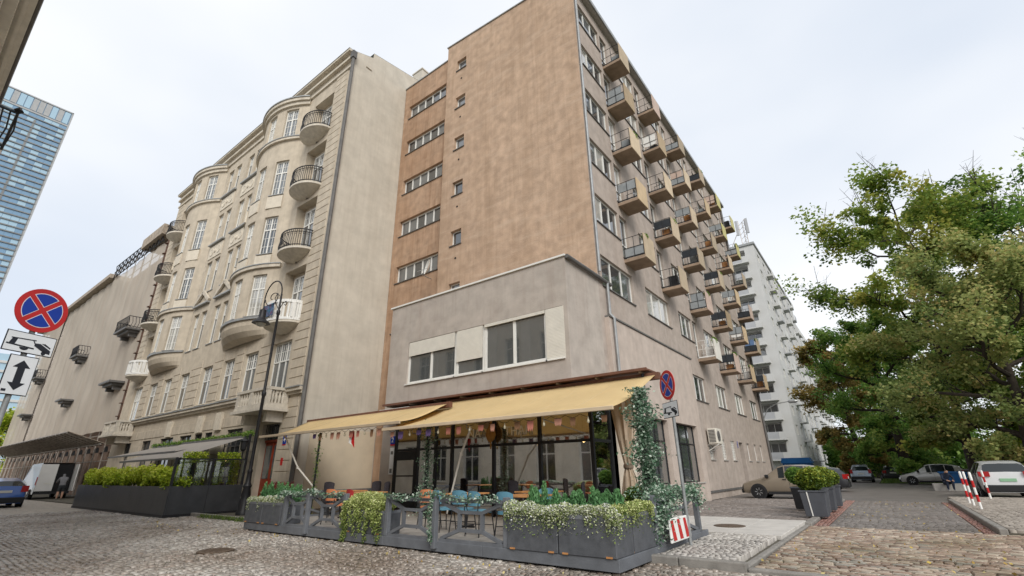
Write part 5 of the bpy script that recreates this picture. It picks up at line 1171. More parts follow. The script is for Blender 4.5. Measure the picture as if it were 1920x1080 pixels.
def car(label, loc, rz, body_m, st, W, zb=.22, wheels=(), glass=(), wind=(), rear=None, plate='plate_w', cat='car', name='parked_car', group='cars parked in the court', wscale=1.0, lights=True, mirror=None, belt=None):
    """st: stations (x, z_belt, z_top, half_w_belt, half_w_top) from nose (+x) to tail"""
    t = thing(name, label, cat, loc, rz, group)
    rings = []
    for x, zk, zt, wb, wt_ in st:
        top = max(zt, zk+.015)
        half = [(0, zb), (wb*.9, zb), (wb*.985, zb+.14), (wb, (zb+zk)/2+.02), (wb*.975, zk), (wt_, top-.055 if top > zk+.1 else top-.004), (wt_*.82, top), (0, top+.012)]
        rings.append([(x, y, z) for y, z in half] + [(x, -y, z) for y, z in half[-2:0:-1]])
    n = len(rings[0]); V = [p for r_ in rings for p in r_]; body = []; gl = {}
    for i in range(len(rings)-1):
        for j in range(n):
            f = (i*n+j, i*n+(j+1) % n, (i+1)*n+(j+1) % n, (i+1)*n+j)
            if i in glass and j in (4, 9): gl.setdefault(('side', j, i), []).append(f)
            elif i in wind and j in (5, 6, 7, 8): gl.setdefault(('screen', i), []).append(f)
            else: body.append(f)
    body += [tuple(range(n-1, -1, -1)), tuple(range((len(rings)-1)*n, len(rings)*n))]
    b = MB(); b.add(V, body); b.build('body', body_m, t, (0, 0, 0), 0, True, smooth=38)
    for k, fs in gl.items():
        idx = sorted({q for f in fs for q in f}); mp = {q: i for i, q in enumerate(idx)}
        b = MB(); b.add([V[q] for q in idx], [tuple(mp[q] for q in f) for f in fs]); b.build('side_window' if k[0] == 'side' else 'windscreen', MT['carglass'], t, (0, 0, 0), 0, True, smooth=60)
    for x in wheels:
        for s in (1, -1):
            arch = MB(); arch.lathe([(.375*wscale, -.02), (.375*wscale, .012)], 24, (x, s*(W/2-.0), .31*wscale), 'y'); arch.build('wheel_arch', MT['trim'], t, (0, 0, 0), 0, True)
            w = inst('tyre', tyre_me, t, (x, s*(W/2-.085), .315*wscale), 0, True); w.scale = (wscale, 1.1, wscale)
            if s < 0: w.rotation_euler = (0, 0, math.pi)
            inst('rim', rim_me, w, (0, 0, 0), 0, True)
    xf, xr = st[0][0], st[-1][0]; hw = W/2
    if lights:
        for s in (1, -1):
            zf = st[1][1]; b = MB(); b.add([(st[1][0]+.02, s*hw*.93, zf-.02), (xf+.02, s*hw*.5, zf-.12), (xf+.02, s*hw*.5, zf-.26), (st[1][0]+.06, s*hw*.97, zf-.2)], [(0, 1, 2, 3)]); b.build('headlight', MT['headlight'], t, (0, 0, 0), 0, True)
            r0, r1, z0, z1 = rear or (.62, .97, .72, .98)
            b = MB(); y0, y1 = sorted((s*hw*r0, s*hw*r1)); b.box(xr-.035, xr+.22, y0, y1, z0, z1); b.build('tail_light', MT['taillight'], t, (0, 0, 0), 0, True)
    b = MB(); b.box(xr-.03, xr+.05, -.26, .26, .72, .84); b.build('number_plate', MT[plate], t, (0, 0, 0), 0, True)
    b = MB(); b.box(xr-.045, xr+.15, -hw*.93, hw*.93, zb+.02, zb+.3); bevel(b.build('rear_bumper', MT['trim'], t, (0, 0, 0), 0, True), .04, 2)
    b = MB(); b.box(xf-.15, xf+.03, -hw*.8, hw*.8, zb, zb+.2); bevel(b.build('front_bumper', MT['trim'], t, (0, 0, 0), 0, True), .04, 2)
    for s in (1, -1):
        b = MB(); b.box(min(wheels)+.42, max(wheels)-.42, s*hw-.03, s*hw+.008, zb-.04, zb+.08); b.build('sill', MT['trim'], t, (0, 0, 0), 0, True)
        if mirror:
            b = MB(); b.box(mirror[0]-.09, mirror[0]+.07, *sorted((s*(hw-.02), s*(hw+.17))), mirror[1], mirror[1]+.14); bevel(b.build('mirror', MT['trim'], t, (0, 0, 0), 0, True), .03, 2)
            for dx in (-.75, -1.75):
                b = MB(); b.box(mirror[0]+dx-.08, mirror[0]+dx+.08, *sorted((s*(hw-.02), s*(hw+.018))), mirror[1]-.1, mirror[1]-.06); b.build('door_handle', MT['trim'], t, (0, 0, 0), 0, True)
                b = MB(); b.box(mirror[0]+dx-.2, mirror[0]+dx-.19, *sorted((s*(hw-.03), s*(hw+.001))), zb+.12, mirror[1]); b.build('door_gap', MT['trim'], t, (0, 0, 0), 0, True)
    return t
def hatch(L=4.05, H=1.5, W=1.74, belt=.92, hood=.78):
    a = L/2; h = W/2
    return [(a, .52, .54, h*.72, h*.6), (a-.12, hood-.12, hood-.08, h*.9, h*.8), (a-.55, hood, hood+.05, h*.98, h*.85), (a-1.05, belt-.04, belt+.04, h, h*.86), (a-1.2, belt, belt+.1, h, h*.85), (a-1.78, belt+.01, H-.08, h, h*.74), (a-2.05, belt+.015, H-.01, h, h*.72), (a-2.1, belt+.015, H, h, h*.72), (a-2.9, belt+.03, H, h, h*.71), (a-2.96, belt+.03, H-.01, h, h*.71), (a-3.45, belt+.06, H-.07, h*.99, h*.69), (-a+.3, belt+.08, H-.16, h*.97, h*.66), (-a+.06, belt+.04, belt+.12, h*.94, h*.8), (-a, .6, .66, h*.9, h*.8)]
GLS = (4, 5, 7, 8 - 0, 9); 
HG = (5, 7, 9); HWIN = (4, 11)
P_beige = paint('car_beige', (.27, .225, .17)); P_dark = paint('car_dark', (.035, .037, .042)); P_white = paint('car_white', (.66, .66, .65), 0); P_ice = paint('car_ice_blue', (.27, .33, .40)); P_silver = paint('car_silver', (.46, .455, .44)); P_blue = paint('car_blue', (.012, .08, .33), .2); 
car('beige brown hatchback parked nose to the wall of the brown block', (-4.3, 28.4, .0), R(180), P_beige, hatch(4.05, 1.52, 1.74), 1.74, .24, (1.22, -1.3), HG, HWIN, mirror=(.75, .95))
car('dark sedan parked behind the beige hatchback', (-4.5, 37.5, 0), R(180), P_dark, hatch(4.4, 1.44, 1.76), 1.76, .22, (1.35, -1.35), HG, HWIN, mirror=(.9, .92))
car('white car partly hidden beyond the dark sedan', (-4.9, 42.5, 0), R(180), P_white, hatch(4.4, 1.46, 1.76), 1.76, .22, (1.35, -1.35), HG, HWIN, mirror=(.9, .92))
car('ice blue estate seen from behind at the end of the court', (-2.45, 59.6, 0), R(90), P_ice, hatch(4.1, 1.56, 1.72), 1.72, .24, (1.22, -1.3), HG, HWIN, rear=(.7, .98, .8, 1.15), mirror=(.75, .98))
car('small dark car in the shade beyond the ice blue estate', (-.2, 66.5, 0), R(95), P_dark, hatch(4.2, 1.46, 1.74), 1.74, .22, (1.3, -1.3), HG, HWIN, mirror=(.8, .92))
car('silver hatchback parked sideways in front of the park trees', (2.35, 51.6, 0), R(180), P_silver, hatch(4.1, 1.5, 1.75, .9, .76), 1.75, .22, (1.28, -1.28), HG, HWIN, rear=(.6, .97, .85, 1.05), mirror=(.8, .93))
suv = [(2.18, .6, .62, .68, .55), (2.05, .82, .86, .84, .75), (1.6, .95, 1.0, .9, .78), (1.1, 1.02, 1.08, .91, .79), (.95, 1.04, 1.14, .91, .78), (.4, 1.05, 1.56, .91, .7), (.1, 1.05, 1.63, .91, .68), (.02, 1.05, 1.64, .91, .68), (-.85, 1.06, 1.65, .91, .67), (-.92, 1.06, 1.645, .91, .67), (-1.5, 1.09, 1.6, .905, .66), (-1.82, 1.1, 1.52, .89, .64), (-2.1, 1.08, 1.16, .87, .74), (-2.18, .72, .76, .84, .75)]
suv = [(a, b*.97, c*.945, d, e) for a, b, c, d, e in suv]
car('white SUV seen from behind with a green number plate at the right edge', (3.86, 32.3, 0), R(90), paint('car_pearl', (.60, .60, .60), .1), suv, 1.82, .28, (1.35, -1.3), HG, HWIN, rear=(.58, .98, .92, 1.12), plate='plate_g', wscale=1.08, mirror=(.6, 1.08))
car('blue car driving off with its tail lights towards us at the left edge', (-39.2, 5.15, 0), R(180), P_blue, hatch(4.3, 1.44, 1.76), 1.76, .2, (1.32, -1.32), HG, HWIN, rear=(.66, .98, .75, 1.05), name='car', group='vehicles in the street', mirror=(.85, .92))
# delivery van with one rear door open
vt = thing('delivery_van', 'white delivery van with its rear door open beside the netted building', 'van', (-51.4, 9.15, 0), R(180), 'vehicles in the street')
hw, H = 1.0, 2.45
pr = [(2.7, .35), (2.75, .9), (2.55, 1.15), (1.7, 1.35), (.95, 2.25), (.6, H-.05), (-2.6, H), (-2.6, .35)]
b = MB(); nP = len(pr)
L_ = [(x, hw*(.97 if z < 1.4 else .9), z) for x, z in pr]; Rr = [(x, -y, z) for x, y, z in L_]
b.add(L_+Rr, [tuple(range(nP)), tuple(range(2*nP-1, nP-1, -1))] + [(i, nP+i, nP+i+1, i+1) for i in range(nP-2)] + [(nP-1, 0, nP, 2*nP-1)]); b.build('body', P_white, vt, (0, 0, 0), 0, True)
b = MB(); b.box(-2.58, -.2, -.88, .88, .5, 2.36); b.build('cargo_hold', MT['dark'], vt, (0, 0, 0), 0, True)
b = MB(); b.box(-2.66, -2.6, .02, hw*.95, .55, 2.36); d1 = b.build('rear_door', P_white, vt, (0, 0, 0), 0, True)
b = MB(); b.box(-2.67, -2.661, .15, .55, 1.0, 1.1); b.build('number_plate', MT['plate_w'], d1, (0, 0, 0), 0, True)
b = MB(); b.box(-3.5, -2.62, -.99, -.93, .55, 2.36); b.build('rear_door', P_white, vt, (0, 0, 0), 0, True)
b = MB(); b.box(-2.68, -2.6, -.98, .98, .35, .5); b.build('rear_bumper', MT['trim'], vt, (0, 0, 0), 0, True)
for s in (-1, 1):
    b = MB(); b.box(-2.69, -2.5, *sorted((s*.96, s*1.0)), .95, 1.5); b.build('tail_light', MT['taillight'], vt, (0, 0, 0), 0, True)
    b = MB(); b.poly([(.7, s*(.925), 2.2), (1.0, s*.945, 1.5), (1.6, s*.965, 1.42), (1.05, s*.93, 2.12)]); b.build('side_window', MT['carglass'], vt, (0, 0, 0), 0, True)
    for x in (1.7, -1.6):
        w = inst('tyre', tyre_me, vt, (x, s*.92, .34), 0, True); w.scale = (1.08, 1.1, 1.08); w.rotation_euler = (0, 0, 0 if s > 0 else math.pi); inst('rim', rim_me, w, (0, 0, 0), 0, True)
b = MB(); b.add([(1.68, .88, 1.4), (1.68, -.88, 1.4), (.98, -.84, 2.22), (.98, .84, 2.22)], [(0, 1, 2, 3)]); b.build('windscreen', MT['carglass'], vt, (.02, 0, .02), 0, True)
# ------------------------------------------------------------------ cafe terrace deck and railings
DX0, DX1, DY0, DY1, DZ = -14.72, -3.42, 7.02, 11.4, .2
deck = thing('terrace_deck', 'dark grey wooden terrace deck with cross-pattern railings in front of the cafe', 'terrace', (-9, 9, 0))
cuts = [DX0, -11.5, -8.7, -6.0, DX1]
for a, b_ in zip(cuts[:-1], cuts[1:]):
    b = MB(); b.box(a+.003, b_-.003, DY0, DY0+.05, .03, DZ); bevel(b.build('fascia_board', MT['deckgrey'], deck), .006)
for a, b_ in ((DY0+.055, 9.3), (9.306, DY1)):
    b = MB(); b.box(DX1-.05, DX1, a, b_, .03, DZ+.0); bevel(b.build('fascia_board', MT['deckgrey'], deck), .006)
pk = MB(); pk.box(0, .272, DY0+.055, DY1, DZ-.04, DZ-.002); pk_me = pk.mesh('plank', mat('deck_planks', (.30, .275, .245), .75, .2, 4, .2, 40)); x = DX0
while x < DX1-.3: inst('plank', pk_me, deck, (x, 0, 0)); x += .281
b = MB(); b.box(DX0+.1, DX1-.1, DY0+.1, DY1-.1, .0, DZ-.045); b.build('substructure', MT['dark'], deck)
def post(x, y, top=.98, z0=.08): 
    b = MB(); b.box(x-.05, x+.05, y-.05, y+.05, z0, top); bevel(b.build('post', MT['deckgrey'], deck), .008)
for x in (-12.76, -11.56, -10.17, -8.66, -7.16, -5.5): post(x, DY0-.03 if x in (-11.56, -7.16) else DY0+.06, z0=.08 if x in (-11.56, -7.16) else .2)
for y in (8.62, 10.98): post(DX1-.06, y, z0=.2)
for y in (7.7, 9.5, 11.3): post(DX0+.06, y, z0=.2)
def panel(p, q, z0=.22, z1=.9):
    """railing panel: top and bottom rail, a square in the middle tied to the corners"""
    p, q = Vector(p), Vector(q); L = (q-p).length; d = (q-p)/L
    def at(u, z): return p + d*(u*L) + Vector((0, 0, z))
    b = MB(); zm = (z0+z1)/2; w = .07
    up = Vector((0, 0, 1)).cross(d)
    for A, B in (((0, z1), (1, z1)), ((0, z0), (1, z0))): b.bar(at(*A), at(*B), .09, .06)
    s0, s1, t0, t1 = .32, .68, zm-.15, zm+.15
    for A, B in (((s0, t0), (s1, t0)), ((s0, t1), (s1, t1))): b.bar(at(*A), at(*B), .06, w*.8)
    for A, B in (((s0, t0), (s0, t1)), ((s1, t0), (s1, t1))): b.bar(at(*A), at(*B), w*.9, .058, up=up)
    for A, B in (((.02, z0+.03), (s0, t0)), ((.98, z0+.03), (s1, t0)), ((.02, z1-.03), (s0, t1)), ((.98, z1-.03), (s1, t1))): b.bar(at(*A), at(*B), w*.85, .056, up=up)
    b.build('railing_panel', MT['deckgrey'], deck)
for a, b_ in ((-12.7, -11.62), (-11.5, -10.23), (-8.6, -7.22), (-7.1, -5.56)): panel((a, DY0+.06, 0), (b_, DY0+.06, 0))
panel((DX1-.06, 8.68, 0), (DX1-.06, 10.92, 0)); panel((DX0+.06, 7.76, 0), (DX0+.06, 9.44, 0)); panel((DX0+.06, 9.56, 0), (DX0+.06, 11.24, 0))
# planters along the deck edge
def box_planter(label, x0, x1, y0, y1, z1=.74):
    t = thing('planter_box', label, 'planter', ((x0+x1)/2, (y0+y1)/2, DZ), 0, 'planter boxes on the terrace')
    b = MB(); b.box(x0, x1, y0, y1, DZ, z1-.03); bevel(b.build('box', MT['darkgrey'], t), .01)
    b = MB(); b.box(x0-.0, x1+.0, y0-.008, y0+.03, z1-.06, z1); b.box(x0-.008, x0+.03, y0+.03, y1, z1-.06, z1); b.box(x1-.03, x1+.008, y0+.03, y1, z1-.06, z1); b.build('rim', MT['deckgrey'], t)
    b = MB(); b.box(x0+.03, x1-.03, y0+.03, y1-.02, z1-.028, z1-.02); b.build('soil', MT['bed'], t)
    b = MB()
    for k in (.12, .88): b.box(x0+(x1-x0)*k-.05, x0+(x1-x0)*k+.05, y0-.012, y0-.001, DZ+.005, DZ+.03)
    b.build('foot', MT['wood'], t)
    return t
box_planter('left end planter box of the terrace', DX0, -13.80, DY0-.02, 7.6, .72); box_planter('planter box beside the left end one', -13.77, -12.84, DY0-.02, 7.6, .72)
box_planter('planter box under the trailing plant mid railing', -10.1, -8.74, DY0+.02, 7.5, .66)
box_planter('wide planter box left of the terrace corner', -5.44, -4.44, DY0-.02, 7.62, .76); box_planter('planter box at the front right terrace corner', -4.42, DX1-.02, DY0-.02, 7.62, .76); box_planter('planter box on the short side of the terrace', -3.98, DX1-.02, 7.65, 8.52, .76)
def tufts(label, x0, x1, y0, y1, z0, h, n, grp='feathery shrubs in the planters'):
    C = []
    k = max(3, int((x1-x0)/.12)*2)
    for i in range(k):
        cx, cy, hh = rnd.uniform(x0, x1), rnd.uniform(y0, y1), h*rnd.uniform(.6, 1.1); m_ = n//k
        f = rng.random(m_); C.append(np.stack([cx+rng.standard_normal(m_)*.06*(1.15-f), cy+rng.standard_normal(m_)*.06*(1.15-f), z0+f*hh], -1))
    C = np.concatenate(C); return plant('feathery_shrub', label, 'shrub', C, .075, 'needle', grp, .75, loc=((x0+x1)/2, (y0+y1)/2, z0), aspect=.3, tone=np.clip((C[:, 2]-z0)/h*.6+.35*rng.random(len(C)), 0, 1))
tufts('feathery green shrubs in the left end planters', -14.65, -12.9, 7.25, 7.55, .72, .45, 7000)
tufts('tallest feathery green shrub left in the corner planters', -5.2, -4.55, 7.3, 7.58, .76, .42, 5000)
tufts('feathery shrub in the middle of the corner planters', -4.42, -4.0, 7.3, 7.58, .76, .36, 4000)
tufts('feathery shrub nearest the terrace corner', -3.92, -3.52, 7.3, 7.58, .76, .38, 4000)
def cushion(label, pts, r, n, pal='flower', size=.034, drop=.12, name='flower_cushion', grp='white flower cushions in the planters'):
    C = np.concatenate([ball(n//len(pts), p, (r*rnd.uniform(.8, 1.2), r*rnd.uniform(.8, 1.1), r*rnd.uniform(.6, .9)), .6) for p in pts]); C[:, 2] -= np.abs(rng.standard_normal(len(C)))*drop*(rng.random(len(C)) < .4)
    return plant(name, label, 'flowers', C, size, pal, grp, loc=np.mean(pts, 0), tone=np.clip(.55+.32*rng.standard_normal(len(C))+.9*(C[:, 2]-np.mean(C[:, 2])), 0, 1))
cushion('pale green flower cushions in the left end planters', [(-14.6+k*.28, 7.1+rnd.uniform(-.03, .05), .76) for k in range(7)], .15, 9000)
cushion('white flower cushion spilling over the wide corner planter', [(-5.35+k*.15, 7.06+rnd.uniform(-.04, .06), .80+rnd.uniform(-.05, .03)) for k in range(8)], .16, 12000)
cushion('cream flower cushion along the corner planter', [(-4.25+k*.13, 7.06+rnd.uniform(-.03, .05), .80+rnd.uniform(-.05, .03)) for k in range(7)], .13, 8000)
cushion('yellow green flowers on the side planter', [(-3.5+rnd.uniform(-.06, .04), 7.2+k*.19, .82) for k in range(7)], .14, 8000, 'trail')
# cascading plant
C = []
for k in range(60):
    x, y = rnd.uniform(-10.15, -8.75), rnd.uniform(6.93, 7.35); L = rnd.uniform(.3, .95) if y < 7.1 else .15; f = rng.random(170)
    C.append(np.stack([x+.03*np.sin(f*9+k)+rng.standard_normal(170)*.025, y-.06*f+rng.standard_normal(170)*.02, .92-.12*((x+9.45)/.7)**2-f*L], -1))
C.append(ball(3500, (-9.45, 7.2, .82), (.75, .26, .22), .5)); C = np.concatenate(C); C = C[C[:, 2] > .02]
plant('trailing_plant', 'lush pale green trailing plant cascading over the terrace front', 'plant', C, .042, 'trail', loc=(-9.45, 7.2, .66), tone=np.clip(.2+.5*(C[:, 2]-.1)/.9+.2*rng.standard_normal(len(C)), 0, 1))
def garland(label, pts, n, r=.05, size=.06, pal='ivy', name='garland', grp='leaf garlands on the terrace'):
    pts = np.array(pts, float); seg = np.linalg.norm(np.diff(pts, axis=0), axis=1); cum = np.concatenate([[0], np.cumsum(seg)]); u = rng.random(n)*cum[-1]
    C = np.stack([np.interp(u, cum, pts[:, k]) for k in range(3)], -1) + rng.standard_normal((n, 3))*r
    t = thing(name, label, 'garland', pts.mean(0), 0, grp); b = MB(); b.tube([tuple(q) for q in pts], .008, 5); b.build('cord', MT['twig'], t)
    o = inst('leaves', leaf_mesh('leaves', C, size, rng.random(n), LM[pal]), t); o['kind'] = 'stuff'; return t
garland('eucalyptus garland on the left railing beside the end planter', [(-13.1, 6.98, .8), (-12.8, 6.98, 1.0), (-12.2, 6.98, .93), (-11.56, 6.96, 1.02), (-10.9, 6.98, .93), (-10.2, 6.98, .98)], 800, .035, .05)
garland('eucalyptus garland draped over the middle railing posts', [(-8.66, 6.97, .98), (-8.0, 6.97, .93), (-7.16, 6.94, 1.03), (-6.5, 6.97, .93), (-5.6, 6.97, .95)], 800, .035, .05)
garland('strand of leaves hanging down the middle railing post', [(-7.2, 6.93, 1.02), (-7.24, 6.92, .6), (-7.2, 6.92, .2)], 420, .025, .05)
garland('leaf garland on the side railing near the road sign', [(-3.5, 8.6, .95), (-3.47, 9.3, 1.0), (-3.45, 10.2, .93), (-3.45, 11.0, 1.0), (-3.42, 11.03, .7)], 2200, .07)
garland('ivy tangle at the foot of the side railing', [(-3.55, 8.55, .35), (-3.5, 8.8, .6), (-3.5, 9.2, .8), (-3.6, 9.6, .95)], 1800, .12)
# ivy pillars
def ivy_post(label, x, y, z0, z1, n, r, pal='ivy', size=.075, pr_=.05):
    t = thing('ivy_post', label, 'ivy post', (x, y, z0)); b = MB(); b.tube([(0, 0, 0), (0, 0, z1-z0)], pr_, 8); b.build('post', MT['iron'], t, (0, 0, 0), 0, True)
    f = rng.random(n); k = np.clip(np.sin(f*23+x)*.35+.8, .3, 1.3); C = np.stack([rng.standard_normal(n)*r*k, rng.standard_normal(n)*r*k, f*(z1-z0)], -1)
    inst('ivy', leaf_mesh('ivy', C, size, np.clip(.5+.28*rng.standard_normal(n), 0, 1), LM[pal]), t, (0, 0, 0), 0, True); return t
ivy_post('thick column of variegated ivy at the right end of the awning', -4.15, 10.2, DZ, 3.12, 5200, .17)
ivy_post('slim ivy wrapped post in front of the shop door', -11.1, 10.4, DZ, 2.95, 1800, .12, 'ivy', .06)
ivy_post('thin vine wrapped pole under the left awning', -15.55, 9.5, .1, 2.75, 420, .07, 'green', .06, .035)
# tied curtain at the glazed corner
MT['curtain'] = mat('canvas_curtain', (.50, .40, .30), .9, .15, 3, .3, 30)
b = MB(); n = 34; lv = [(.25, .26), (.7, .25), (1.25, .15), (1.45, .09), (1.6, .12), (2.1, .22), (2.7, .30), (3.3, .36)]
for (za, ra), (zb_, rb) in zip(lv[:-1], lv[1:]):
    for i in range(n):
        q = []
        for z, r_, k in ((za, ra, i), (za, ra, i+1), (zb_, rb, i+1), (zb_, rb, i)):
            a = 2*math.pi*k/n; rr = r_*(1 + .22*math.sin(k*math.pi*.5*1.0+z) + .1*math.sin(7*a+z*2)); q.append((-5.25+rr*math.cos(a)*.9, 11.75+rr*math.sin(a)*.7, z))
        b.quad(*q)
cu = tag(b.build('curtain', MT['curtain'], smooth=60), 'tied beige canvas curtain at the right corner of the glazing', 'curtain')
b = MB(); b.lathe([(.1, 1.42), (.125, 1.45), (.125, 1.52), (.1, 1.55)], 12, (-5.25, 11.75, 0)); b.build('tie', MT['darkwood'], cu)
# ------------------------------------------------------------------ awnings
MT['awning'] = mat('yellow_awning', (.76, .59, .32), .85, .06, 1.5, .15, 60, streak=.2, streak_c=(.6, .44, .2), patch=.3, patch_c=(.66, .49, .24), patch_scale=.8)
_n, _l = MT['awning'].node_tree.nodes, MT['awning'].node_tree.links; _t = _n.new('ShaderNodeBsdfTranslucent'); _t.inputs[0].default_value = (.8, .62, .32, 1); _m = _n.new('ShaderNodeMixShader'); _m.inputs[0].default_value = .35
_l.new(_n['Principled BSDF'].outputs[0], _m.inputs[1]); _l.new(_t.outputs[0], _m.inputs[2]); _l.new(_m.outputs[0], _n['Material Output'].inputs[0])
def awning(label, x0, x1, yb, zb_, yf, zf, sl=0):
    t = thing('awning', label, 'awning', ((x0+x1)/2, yb, zb_), 0, 'yellow awnings over the terrace')
    nx, ny = 24, 10; V = []; F = []
    for j in range(ny+1):
        for i in range(nx+1):
            u, v = i/nx, j/ny; V.append((x0+(x1-x0)*u, yb+(yf-yb)*v, zb_+(zf-zb_)*v - .09*math.sin(math.pi*v) - .035*math.sin(u*11+2.5*v)*math.sin(math.pi*v)))
    for j in range(ny):
        for i in range(nx): a = j*(nx+1)+i; F.append((a, a+1, a+nx+2, a+nx+1))
    b = MB(); b.add(V, F); o = b.build('cloth', MT['awning'], t, smooth=60); md = o.modifiers.new('thick', 'SOLIDIFY'); md.thickness = .006
    sm_ = MB()
    for q in range(1, 7):
        u = q/7; sm_.tube([(x0+(x1-x0)*u, yb+(yf-yb)*v, zb_+(zf-zb_)*v - .09*math.sin(math.pi*v) - .035*math.sin(u*11+2.5*v)*math.sin(math.pi*v)+.003) for v in np.linspace(.02, .99, 11)], .006, 4)
    sm_.build('seam', MT['panel_a'], t)
    b = MB(); b.box(x0-.02, x1+.02, yf-.06, yf+.0, zf-.07, zf+.02); bevel(b.build('front_bar', MT['panel_b'], t), .01)
    b = MB(); b.box(x0-.1, x1+.1, yb, yb+.16, zb_-.1, zb_+.08); b.build('cassette', MT['rust'], t)
    for fx in (.12, .5, .88):
        x = x0+(x1-x0)*fx; s = 1 if fx < .5 else -1; m_ = Vector((x+s*.9, (yb+yf)/2, (zb_+zf)/2-.14)); b = MB(); b.tube([(x, yb, zb_-.08), m_, (x+s*.05, yf+.03, zf-.05)], .022, 6); b.build('arm', MT['frame'], t)
    return t
awning('long yellow awning above the glazed shopfront', -12.0, -4.42, 12.12, 3.72, 9.4, 2.66)
awning('yellow awning reaching over the left half of the terrace', -19.5, -11.2, 11.25, 3.5, 9.35, 2.82)
rs_ = thing('canopy_roof', 'thin brown canopy roof strip above the yellow awning', 'canopy', (-10, 12.3, 3.85))
b = MB(); b.box(-15.4, -4.55, 11.95, 12.64, 3.86, 3.9); b.box(-15.4, -4.55, 11.9, 11.95, 3.85, 3.92); b.build('roof_sheet', MT['rust'], rs_)
for k in range(9): b = MB(); b.box(-15.2+k*1.3, -15.14+k*1.3, 11.96, 12.64, 3.8, 3.858); b.build('bracket', MT['darkwood'], rs_)
b = MB(); b.tube([(-4.75, 12.1, .1), (-4.75, 12.1, 3.8)], .04, 8); b.build('post', MT['iron'], rs_)
b = MB(); b.box(-15.3, -13.6, 11.7, 12.6, 3.62, 3.68); tag(b.build('white_panel', MT['white']), 'small white roof panel where the two awnings meet', 'panel')
for lab, pts in (('long bent white awning pole at the left of the terrace', [(-18.2, 9.6, 2.85), (-17.5, 9.95, 1.65), (-15.8, 10.4, .3)]), ('slanting pale awning pole before the shop glass', [(-9.35, 10.4, 2.6), (-9.9, 10.6, 1.9), (-10.6, 10.8, .3)])):
    b = MB(); b.tube(pts, .03, 8); b.lathe([(.045, -.05), (.045, .05)], 8, pts[1]); tag(b.build('awning_pole', MT['panel_w']), lab, 'pole')
# bunting and bulbs
MT['cord'] = mat('cord', (.03, .028, .026), .8, 0); MT['bulb'] = mat('bulb_glass', (.55, .50, .36), .2, .1, 9, coat=.6)
BC = [mat('bunting_pink', (.52, .20, .15), .8, .2, 9), mat('bunting_brown', (.24, .13, .07), .8, .2, 9), mat('bunting_violet', (.15, .10, .24), .8, .3, 14), mat('bunting_salmon', (.55, .28, .2), .8, .2, 9)]
def bunting(label, x0, x1, y, z0, z1, n):
    t = thing('bunting', label, 'bunting', ((x0+x1)/2, y, z0), 0, 'bunting under the awnings'); P = []
    for k in range(n*4+1): u = k/(n*4); P.append((x0+(x1-x0)*u, y, z0+(z1-z0)*u - .07*abs(math.sin(u*n*math.pi))))
    b = MB(); b.tube(P, .006, 4); b.build('cord', MT['cord'], t)
    for k in range(n):
        u = (k+.5)/n; x, z = x0+(x1-x0)*u, z0+(z1-z0)*u-.07
        if k % 3 == 2:
            b = MB(); b.lathe([(.012, 0), (.015, -.05), (.03, -.08), (.032, -.11), (.015, -.14)], 8, (x, y, z)); b.build('bulb', MT['bulb'], t, smooth=60)
        else:
            w = rnd.uniform(.07, .11); h = rnd.uniform(.14, .24); b = MB(); Q = [(-w, 0), (w, 0), (w*.9, -h*.6), (w*.55, -h), (w*.3, -h*.7), (0, -h*.95), (-w*.3, -h*.7), (-w*.6, -h), (-w*.95, -h*.6)]
            b.prism(Q, lambda u_, v_, d: (x+u_, y+d+.03*v_, z+v_), -.004, .004); b.build('pennant', rnd.choice(BC), t)
bunting('bunting and bulbs under the shop awning', -11.9, -4.5, 9.5, 2.62, 2.58, 19)
bunting('bunting and bulbs under the left awning', -16.0, -12.1, 9.45, 2.78, 2.74, 11)
fl_ = thing('hanging_flag', 'white and red flag hanging under the left awning', 'flag', (-13.75, 9.5, 2.7))
for k, m in enumerate(('white', 'red')):
    b = MB(); b.prism([(-.14+k*.14, 0), (k*.14, 0), (k*.14+.02, -.42-.1*k), (-.1+k*.14, -.36)], lambda u, v, d: (u, d+.04*math.sin(v*9), v), -.004, .004); b.build('band', MT[m], fl_, (0, 0, 0), 0, True)

